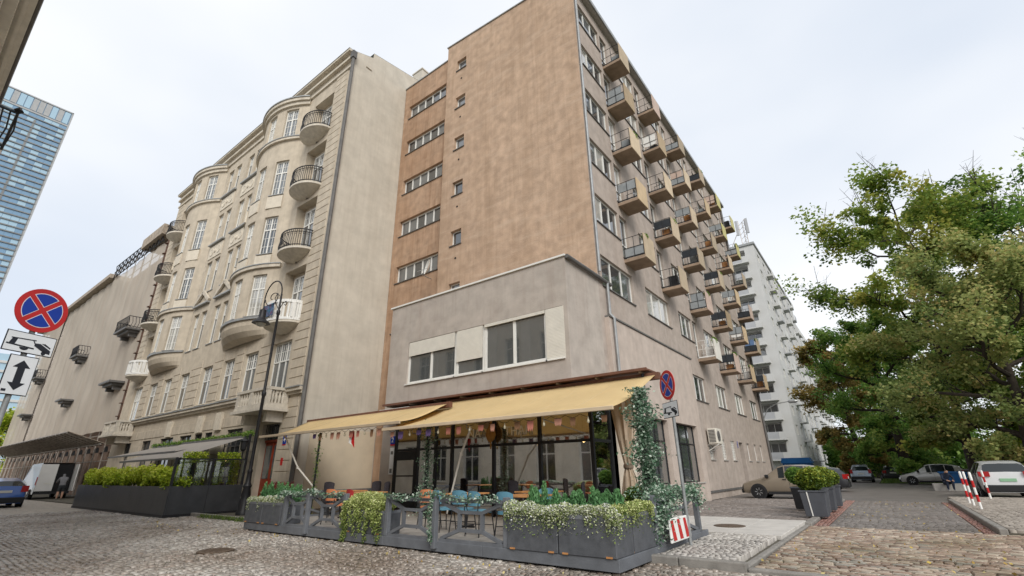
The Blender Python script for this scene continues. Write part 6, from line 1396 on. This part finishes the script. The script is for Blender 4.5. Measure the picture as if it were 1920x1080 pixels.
# ------------------------------------------------------------------ tables and chairs
MT['blueseat'] = mat('blue_seat', (.10, .24, .32), .6, .1, 5); MT['redseat'] = mat('red_seat', (.35, .03, .03), .6, .1, 5); MT['orangeseat'] = mat('orange_seat', (.55, .20, .09), .6, .1, 5); MT['wicker'] = mat('dark_wicker', (.035, .03, .035), .7, .3, 30, .5, 60); MT['brass'] = mat('brass_leg', (.34, .25, .12), .4, .1, 5, metal=.6)
def chair_meshes(kind):
    m = MT[kind]; leg_m = MT['iron'] if kind != 'blueseat' else MT['iron']; out = {}
    b = MB(); P = [(.21*math.copysign(abs(math.cos(a))**.6, math.cos(a)), .2*math.copysign(abs(math.sin(a))**.6, math.sin(a))) for a in np.linspace(0, 2*math.pi, 17)[:-1]]
    b.prism(P, lambda u, v, d: (u, v, d), .43, .48); out['seat'] = b.mesh('seat', m, 40)
    b = MB(); n = 8; hb = .84 if kind != 'wicker' else .98
    for i in range(n):
        a0, a1 = R(-52+104*i/n), R(-52+104*(i+1)/n)
        q = lambda a, r_, z: (r_*math.sin(a), .05+r_*math.cos(a)*.75, z)
        z0, z1 = (.56, hb) if kind != 'wicker' else (.48, hb); e = lambda k: -.05*(abs(k-n/2)/(n/2))**3
        A = [q(a0, .24, z0), q(a1, .24, z0), q(a1, .25, z1+e(i+1)), q(a0, .25, z1+e(i))]; B = [q(a0, .215, z0), q(a1, .215, z0), q(a1, .225, z1+e(i+1)), q(a0, .225, z1+e(i))]
        b.quad(*A); b.quad(*B[::-1]); b.quad(A[3], A[2], B[2], B[3]); b.quad(A[0], B[0], B[1], A[1])
    out['backrest'] = b.mesh('backrest', m, 50)
    for k, (x, y) in enumerate(((-.17, -.17), (.17, -.17), (-.17, .17), (.17, .17))):
        b = MB(); b.tube([(x, y, .44), (x*1.25, y*1.25, 0)], .012, 6); out['leg%d' % k] = b.mesh('leg', leg_m)
    b = MB(); b.tube([(-.16, .2, .44), (-.19, .22, .6)], .011, 5); b.tube([(.16, .2, .44), (.19, .22, .6)], .011, 5); b.tube([(-.2, -.2, .2), (.2, .2, .22)], .008, 5); b.tube([(.2, -.2, .2), (-.2, .2, .22)], .008, 5); out['frame'] = b.mesh('back_support', leg_m)
    return out
CM = {k: chair_meshes(k) for k in ('blueseat', 'redseat', 'orangeseat', 'wicker')}
def chair(label, kind, x, y, rz):
    t = thing('cafe_chair', label, 'chair', (x, y, DZ), rz, 'chairs on the terrace')
    for k, me in CM[kind].items(): inst(me.name.split('.')[0], me, t, (0, 0, 0), 0, True)
def table(label, x, y, w=.7, h=.74):
    t = thing('cafe_table', label, 'table', (x, y, DZ), 0, 'tables on the terrace')
    b = MB(); b.box(-w/2, w/2, -w/2, w/2, h-.035, h); bevel(b.build('table_top', MT['wood'], t, (0, 0, 0), 0, True), .008)
    b = MB(); b.tube([(0, 0, .03), (0, 0, h-.036)], .03, 8); b.build('column', MT['iron'], t, (0, 0, 0), 0, True)
    b = MB(); b.bar((-.27, 0, .02), (.27, 0, .02), .05, .03); b.bar((0, -.27, .021), (0, .27, .021), .05, .03); b.build('foot', MT['iron'], t, (0, 0, 0), 0, True)
table('wooden table right behind the middle railing', -6.3, 8.75, .9); table('wooden table left of the blue chairs', -8.3, 9.1, .8); table('wooden table behind the left railing', -11.6, 8.7, .8); table('wooden table near the left end of the terrace', -13.3, 9.3, .8); table('wooden table by the shop glass', -7.2, 10.6, .9)
chair('blue chair closest to the wide corner planter', 'blueseat', -6.15, 8.0, R(185)); chair('blue chair in the middle behind the railing square', 'blueseat', -6.95, 8.05, R(172)); chair('blue chair left of the middle railing post', 'blueseat', -7.65, 8.3, R(190)); chair('blue chair turned towards the trailing plant', 'blueseat', -8.2, 8.25, R(165))
chair('blue chair facing the street beyond the right table', 'blueseat', -6.4, 9.55, R(5)); chair('orange seated chair beside the trailing plant', 'orangeseat', -8.9, 8.5, R(200)); chair('red chair behind the left railing', 'redseat', -11.1, 8.0, R(170)); chair('orange seated chair near the left railing post', 'orangeseat', -11.9, 7.95, R(190))
chair('dark wicker chair at the far left of the terrace', 'wicker', -14.0, 9.2, R(95)); chair('dark wicker chair second from the left end', 'wicker', -13.2, 10.1, R(10)); chair('dark wicker chair right of the vine wrapped pole', 'wicker', -12.0, 9.5, R(-15)); chair('dark wicker chair between the left railing and its table', 'wicker', -12.6, 8.3, R(175))
chair('wicker chair close to the shop glass', 'wicker', -8.1, 10.9, R(80)); chair('wicker chair behind the corner planters', 'wicker', -5.6, 9.6, R(-60))
# bushy pots behind the side railing
C = np.concatenate([ball(1500, (-4.6+rnd.uniform(-.3, .3), 11.0+rnd.uniform(-.1, .1), .85), (.32, .28, .2), .4) for k in range(3)])
plant('dark_shrub', 'dark green shrub behind the side railing', 'shrub', C, .06, 'green', loc=(-4.6, 11, .3))
pt = thing('plant_trough', 'black trough under the dark shrub by the side railing', 'planter', (-4.6, 11.0, DZ)); b = MB(); b.box(-.5, .5, -.18, .18, 0, .5); bevel(b.build('box', MT['iron'], pt, (0, 0, 0), 0, True), .01); b = MB(); b.box(-.52, .52, -.2, .2, .5, .53); b.build('rim', MT['iron'], pt, (0, 0, 0), 0, True)
# ------------------------------------------------------------------ lettering and plates
def text_mesh(name, s, size, m, depth=.01):
    c = bpy.data.curves.new(name, 'FONT'); c.body = s; c.size = size; c.extrude = depth; c.align_x = 'CENTER'; c.align_y = 'CENTER'
    o = bpy.data.objects.new(name, c); col.objects.link(o); bpy.context.view_layer.update(); me = bpy.data.meshes.new_from_object(o.evaluated_get(bpy.context.evaluated_depsgraph_get())); bpy.data.objects.remove(o); me.materials.clear(); me.materials.append(m); me.name = name; return me
def lettering(parent, s, size, m, W, local=True, rz=0):
    o = inst('lettering', text_mesh('lettering', s, size, m), parent, W, 0, local); o.rotation_euler = (R(90), 0, rz); return o
MT['gold'] = mat('gold_letters', (.82, .77, .64), .5, .05, 8); MT['amber'] = mat('amber_leaf', (.33, .17, .04), .5, .3, 14)
sg = thing('shop_sign', 'cafe name letters either side of an amber leaf on the shop glass', 'sign', (-10.05, 12.2, 2.58))
lettering(sg, 'NA', .40, MT['gold'], (-.72, -.06, .0)); lettering(sg, 'THAI', .40, MT['gold'], (1.0, -.06, .0))
b = MB(); b.prism([(0, .42), (.05, .25), (.17, .08), (.2, -.08), (.14, -.22), (0, -.3), (-.14, -.22), (-.2, -.08), (-.17, .08), (-.05, .25)], lambda u, v, d: (u, d, v), -.09, -.05); b.box(-.02, .02, -.085, -.055, -.5, -.3); b.build('leaf_emblem', MT['amber'], sg, (0, 0, 0), 0, True)
def plate_thing(name, label, x, y, z, w, h, m, txt=None, ts=.14, stripe=True):
    t = thing(name, label, 'plate', (x, y, z)); b = MB(); b.box(-w/2, w/2, -.02, 0, -h/2, h/2); bevel(b.build('plate', MT[m], t, (0, 0, 0), 0, True), .004)
    if stripe: b = MB(); b.box(-w/2, w/2, -.021, -.0, -h/2-.05, -h/2-.002); b.build('red_strip', MT['red'], t, (0, 0, 0), 0, True)
    if txt: lettering(t, txt, ts, MT['white'], (0, -.026, 0))
    return t
plate_thing('house_number', 'blue house number plate on the wall left of the shop door', -15.5, 12.65, 2.62, .28, .3, 'blue', '2', .26)
plate_thing('house_number', 'blue house number plate beside the red entrance door', -21.42, 11.38, 2.86, .3, .36, 'blue', '4', .28)
plate_thing('wall_plate', 'small red plate on the tenement beside the entrance', -21.4, 11.38, 1.95, .2, .32, 'red', None, 0, False)
plate_thing('house_number', 'small blue number plate on the far side wall', -7.2, 32.4, 2.75, .03, .4, 'blue', None, 0, False)
t = plate_thing('notice_board', 'tall white notice board under the blue number plate', -15.5, 12.65, 1.85, .24, .98, 'signwhite', None, 0, False)
for z, h in ((.3, .12), (-.36, .16)): b = MB(); b.box(-.07, .07, -.024, -.021, z-h/2, z+h/2); b.build('print', MT['tower_metal'], t, (0, 0, 0), 0, True)
t = thing('yellow_box', 'yellow and brown box standing by the shop door', 'box', (-15.1, 12.2, .12)); b = MB(); b.box(-.42, .2, -.18, .18, .0, .62); bevel(b.build('body', mat('yellow_paint', (.62, .42, .03), .55, .1, 5), t, (0, 0, 0), 0, True), .01); b = MB(); b.box(.2, .4, -.17, .17, 0, .6); b.build('side_panel', MT['rust'], t, (0, 0, 0), 0, True)
# ------------------------------------------------------------------ dark hedge enclosure in front of the tenement
EX0, EX1, EY0, EY1, EZ = -33.7, -21.5, 7.3, 9.95, 1.06
en = thing('hedge_enclosure', 'long black panelled planter enclosure in front of the tenement', 'planter', (-27.5, 8.6, 0))
MT['blackpanel'] = mat('black_panel', (.04, .042, .046), .38, .25, 2, .1, 30, spec=.5, patch=.4, patch_c=(.05, .05, .052), patch_scale=1.0)
k = 9; w = (EX1-EX0)/k
for i in range(k): b = MB(); b.box(EX0+i*w+.004, EX0+(i+1)*w-.004, EY0, EY0+.04, .06, EZ); b.build('panel', MT['blackpanel'], en)
for i in range(2): b = MB(); a = EY0+.045+i*1.3; b.box(EX1-.04, EX1, a, a+1.29, .06, EZ); b.build('panel', MT['blackpanel'], en)
b = MB(); b.box(EX0, EX1-.001, EY0+.05, EY0+.7, .03, EZ-.1); b.box(EX0+.0, EX1+.03, EY0-.03, EY0-.001, 0, .1); b.box(EX1+.001, EX1+.03, EY0, EY1, 0, .1); b.build('carcass', MT['iron'], en)
for y, z1 in ((EY0+.05, 2.08), (8.65, 2.05), (EY1-.05, 3.05)): b = MB(); b.box(EX1-.09, EX1-.01, y-.04, y+.04, EZ, z1); b.build('post', MT['iron'], en)
b = MB(); b.box(EX1-.08, EX1-.02, EY0+.1, EY1-.1, 2.0, 2.05); b.build('top_rail', MT['iron'], en)
MT['screen_glass'] = clear_glass('screen_glass', (.9, .93, .92), .05)
for a, c in ((EY0+.1, 8.6), (8.7, EY1-.1)): b = MB(); b.box(EX1-.055, EX1-.045, a, c, EZ, 2.0); b.build('pane', MT['screen_glass'], en)
C = np.concatenate([ball(380, (rnd.uniform(EX0+.1, EX1-.2), EY0+rnd.uniform(.1, .55), EZ+rnd.uniform(.05, .55)), (.42, .3, .3), .3) for i in range(75)])
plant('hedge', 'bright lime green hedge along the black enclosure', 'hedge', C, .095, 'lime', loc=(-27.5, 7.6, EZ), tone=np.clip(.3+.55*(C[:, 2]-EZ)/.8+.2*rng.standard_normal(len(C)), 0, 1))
for i, (y0, y1) in enumerate(((7.6, 8.5), (8.85, 9.75))):
    C = np.stack([EX1-.25+rng.standard_normal(2600)*.08, rng.uniform(y0, y1, 2600), rng.uniform(EZ, 2.3, 2600)], -1); C = C[(np.abs(C[:, 1]-(y0+y1)/2) > .12) | (C[:, 2] > 1.9)]
    plant('climbing_plant', ['climbing plant behind the front glass screen', 'climbing plant behind the rear glass screen'][i], 'plant', C, .075, 'lime', 'climbers behind the glass screens', loc=(EX1-.25, (y0+y1)/2, EZ))
MT['greycloth'] = mat('grey_awning', (.34, .31, .28), .9, .1, 2)
for i, (x0, x1, yb, zb_, yf, zf, lab) in enumerate(((-30.6, -23.3, 10.5, 3.02, 8.0, 2.12, 'large grey awning above the black enclosure'), (-36.5, -26.5, 11.0, 3.05, 8.9, 2.5, 'narrow grey awning behind the large one'))):
    t = thing('awning', lab, 'awning', (x0, yb, zb_), 0, 'grey awnings in front of the tenement'); b = MB(); b.add([(x0, yb, zb_), (x1, yb, zb_), (x1, yf, zf), (x0, yf, zf), (x0, yb, zb_-.012), (x1, yb, zb_-.012), (x1, yf, zf-.012), (x0, yf, zf-.012)], [(0,1,2,3),(4,7,6,5),(0,4,5,1),(1,5,6,2),(2,6,7,3),(3,7,4,0)]); b.build('cloth', MT['greycloth'], t)
    b = MB(); b.box(x0, x1, yf-.05, yf, zf-.06, zf+.02); b.build('front_bar', MT['pipe'], t); b = MB(); b.box(x0, x1, yb, yb+.12, zb_-.05, zb_+.1); b.build('cassette', MT['pipe'], t)
    for x in (x0+.1, x1-.1): b = MB(); b.tube([(x, yb+.05, zb_), (x, yb+.05, 0.05)], .03, 6); b.build('leg', MT['iron'], t)
garland('dark leaf garland along the back of the grey awning', [(-37, 11.1, 3.2), (-30, 11.0, 3.2), (-24, 10.7, 3.2), (-21.6, 10.0, 3.1)], 2200, .06, .1, 'green')
ln = thing('lantern', 'black lantern on the corner post of the enclosure', 'lantern', (EX1, EY1-.05, 2.6)); b = MB(); b.lathe([(.03, .3), (.16, .2), (.18, .16), (.15, .1), (.12, -.18), (.05, -.26)], 8, (.0, -.22, 0)); b.build('lamp_body', MT['iron'], ln, (0, 0, 0), 0, True); b = MB(); b.tube([(0, 0, .36), (0, -.22, .36), (0, -.22, .28)], .015, 6); b.build('bracket', MT['iron'], ln, (0, 0, 0), 0, True)
# weeds at the kerb and a red-leaved pot plant
C = np.stack([rng.uniform(-20.5, -15.2, 900), 8.12+rng.standard_normal(900)*.06, rng.uniform(.0, .12, 900)], -1); tag(inst('weeds', leaf_mesh('weeds', C, .09, rng.random(900), MT['grass'], .8, .2)), 'green weeds growing along the kerb', 'weeds', None, 'stuff')
C = np.concatenate([ball(500, (-15.35+rnd.uniform(-.2, .2), 8.3, .25+rnd.uniform(0, .2)), (.22, .2, .2), .2) for k in range(3)]); plant('kerb_plant', 'loose green plant beside the left end of the terrace', 'plant', C, .06, 'lime', loc=(-15.35, 8.3, 0), up=.4)
f = rng.random(700); a = rng.random(700)*6.28; C = np.stack([-19.3+np.cos(a)*f*.45, 10.4+np.sin(a)*f*.45, .55+f*.55], -1); plant('red_grass', 'spiky dark red plant in front of the entrance', 'plant', C, .2, 'red', loc=(-19.3, 10.4, .5), up=.8, aspect=.14)
t = thing('plant_pot', 'dark pot holding the spiky red plant', 'pot', (-19.3, 10.4, .1)); b = MB(); b.lathe([(.18, 0), (.24, .42), (.26, .5)], 14); b.build('pot', MT['darkgrey'], t, (0, 0, 0), 0, True, smooth=40); b = MB(); b.lathe([(.24, .44), (.23, .47)], 14); b.build('soil', MT['bed'], t, (0, 0, 0), 0, True)

# ------------------------------------------------------------------ people
MT['skin'] = mat('skin', (.45, .27, .19), .6, .08, 8); MT['hair'] = mat('hair', (.04, .025, .015), .7, .2, 20); MT['hoodie'] = mat('grey_hoodie', (.16, .16, .17), .9, .15, 6); MT['shorts'] = mat('dark_shorts', (.035, .04, .045), .9, .15, 6); MT['navy'] = mat('navy_clothes', (.02, .028, .05), .9, .15, 6); MT['shoe'] = mat('shoe', (.35, .34, .33), .7, .1, 6)
def figure(label, loc, rz, J, E, pick, mats):
    names = list(J); me = bpy.data.meshes.new('tmp'); me.from_pydata([J[k][0] for k in names], [(names.index(a), names.index(b)) for a, b in E], []); o = bpy.data.objects.new('tmp', me); col.objects.link(o)
    sk = o.modifiers.new('skin', 'SKIN'); sk.use_smooth_shade = True
    for i, k in enumerate(names):
        d = me.skin_vertices[0].data[i]; r_ = J[k][1]; d.radius = r_ if isinstance(r_, tuple) else (r_, r_); d.use_root = (k == 'pelvis')
    ss = o.modifiers.new('sub', 'SUBSURF'); ss.levels = 2; ss.render_levels = 2
    bpy.context.view_layer.update(); nm = bpy.data.meshes.new_from_object(o.evaluated_get(bpy.context.evaluated_depsgraph_get())); bpy.data.objects.remove(o)
    nm.materials.clear()
    for m in mats: nm.materials.append(MT[m])
    for p in nm.polygons: p.material_index = pick(p.center); p.use_smooth = True
    nm.name = 'person'; t = thing('person', label, 'person', loc, rz); inst('body', nm, t, (0, 0, 0), 0, True); return t
def fingers(J, E, s, hand, d, tag_):
    h = Vector(J[hand][0]); d = Vector(d).normalized(); side_ = d.cross(Vector((0, 1, 0))).normalized() if abs(d.y) < .9 else Vector((1, 0, 0))
    for k, (off, L) in enumerate(((-.03, .07), (-.01, .08), (.012, .075), (.032, .06))):
        a = h + d*.06 + side_*off; J[tag_+'a%d' % k] = (tuple(a), .009); J[tag_+'b%d' % k] = (tuple(a+d*L*.6+Vector((0, .012, 0))), .008); J[tag_+'c%d' % k] = (tuple(a+d*L+Vector((0, .03, 0))), .007)
        E += [(hand, tag_+'a%d' % k), (tag_+'a%d' % k, tag_+'b%d' % k), (tag_+'b%d' % k, tag_+'c%d' % k)]
    a = h + side_*-.045 + d*.02; J[tag_+'t'] = (tuple(a), .010); J[tag_+'u'] = (tuple(a+d*.05+side_*-.02), .008); E += [(hand, tag_+'t'), (tag_+'t', tag_+'u')]
# standing, leaning into the van, seen from behind (faces -x after rotation)
J = {'pelvis': ((0, 0, .95), (.17, .13)), 'waist': ((.0, .05, 1.12), (.16, .12)), 'chest': ((0, .16, 1.32), (.19, .14)), 'neck': ((0, .24, 1.47), .075), 'head': ((0, .30, 1.58), (.095, .11)), 'crown': ((0, .33, 1.68), (.085, .095)),
     'lsh': ((.2, .18, 1.38), .085), 'lel': ((.27, .36, 1.16), .06), 'lwr': ((.2, .56, 1.12), .042), 'lha': ((.18, .63, 1.11), (.045, .025)), 'rsh': ((-.2, .18, 1.38), .085), 'rel': ((-.27, .36, 1.16), .06), 'rwr': ((-.2, .56, 1.12), .042), 'rha': ((-.18, .63, 1.11), (.045, .025)),
     'lhip': ((.1, .0, .88), .12), 'lkn': ((.12, .03, .5), .075), 'lca': ((.12, -.01, .32), .068), 'lan': ((.12, -.03, .09), .045), 'lto': ((.13, .13, .035), (.05, .035)), 'rhip': ((-.1, .0, .88), .12), 'rkn': ((-.13, .0, .5), .075), 'rca': ((-.14, -.05, .32), .068), 'ran': ((-.14, -.08, .09), .045), 'rto': ((-.16, .08, .035), (.05, .035))}
E = [('pelvis', 'waist'), ('waist', 'chest'), ('chest', 'neck'), ('neck', 'head'), ('head', 'crown'), ('chest', 'lsh'), ('lsh', 'lel'), ('lel', 'lwr'), ('lwr', 'lha'), ('chest', 'rsh'), ('rsh', 'rel'), ('rel', 'rwr'), ('rwr', 'rha'), ('pelvis', 'lhip'), ('lhip', 'lkn'), ('lkn', 'lca'), ('lca', 'lan'), ('lan', 'lto'), ('pelvis', 'rhip'), ('rhip', 'rkn'), ('rkn', 'rca'), ('rca', 'ran'), ('ran', 'rto')]
fingers(J, E, 1, 'lha', (0, 1, -.1), 'l'); fingers(J, E, -1, 'rha', (0, 1, -.1), 'r')
figure('person in grey hoodie and dark shorts standing at the open van door', (-46.9, 9.3, 0), R(90), J, E, lambda c: 3 if c.z < .09 else (2 if c.z < .52 else (1 if c.z < .95 else (2 if c.y > .57 and c.z < 1.3 else 0))), ['hoodie', 'shorts', 'skin', 'shoe'])
# crouched on the low wall, dark clothes
J = {'pelvis': ((0, 0, .45), (.17, .14)), 'waist': ((0, .06, .62), (.16, .13)), 'chest': ((0, .2, .82), (.18, .14)), 'neck': ((0, .32, .96), .07), 'head': ((0, .39, 1.05), (.095, .105)), 'crown': ((0, .42, 1.15), (.085, .095)),
     'lsh': ((.19, .22, .88), .08), 'lel': ((.27, .34, .66), .058), 'lwr': ((.14, .5, .58), .04), 'lha': ((.1, .56, .57), (.042, .025)), 'rsh': ((-.19, .22, .88), .08), 'rel': ((-.27, .34, .66), .058), 'rwr': ((-.14, .5, .58), .04), 'rha': ((-.1, .56, .57), (.042, .025)),
     'lhip': ((.1, .02, .43), .115), 'lkn': ((.15, .44, .5), .08), 'lca': ((.14, .4, .3), .065), 'lan': ((.14, .36, .09), .045), 'lto': ((.15, .5, .035), (.05, .035)), 'rhip': ((-.1, .02, .43), .115), 'rkn': ((-.15, .44, .5), .08), 'rca': ((-.14, .4, .3), .065), 'ran': ((-.14, .36, .09), .045), 'rto': ((-.15, .5, .035), (.05, .035))}
E = [e for e in E if e[0][0] not in 'x' and len(e[1]) > 2 and not e[1][1:2].isdigit() and e[1] not in ('lt', 'lu', 'rt', 'ru') and not (len(e[1]) == 3 and e[1][2].isdigit())]
fingers(J, E, 1, 'lha', (0, 1, -.3), 'l'); fingers(J, E, -1, 'rha', (0, 1, -.3), 'r')
figure('person in dark clothes sitting on the low wall by the bollards', (2.35, 39.28, 0), R(200), J, E, lambda c: 2 if c.z < .08 else (1 if (c.z > .98 and c.y > .3 and c.z < 1.1) or (c.y > .52 and .5 < c.z < .63) else (3 if c.z > 1.08 else 0)), ['navy', 'skin', 'shoe', 'hair'])
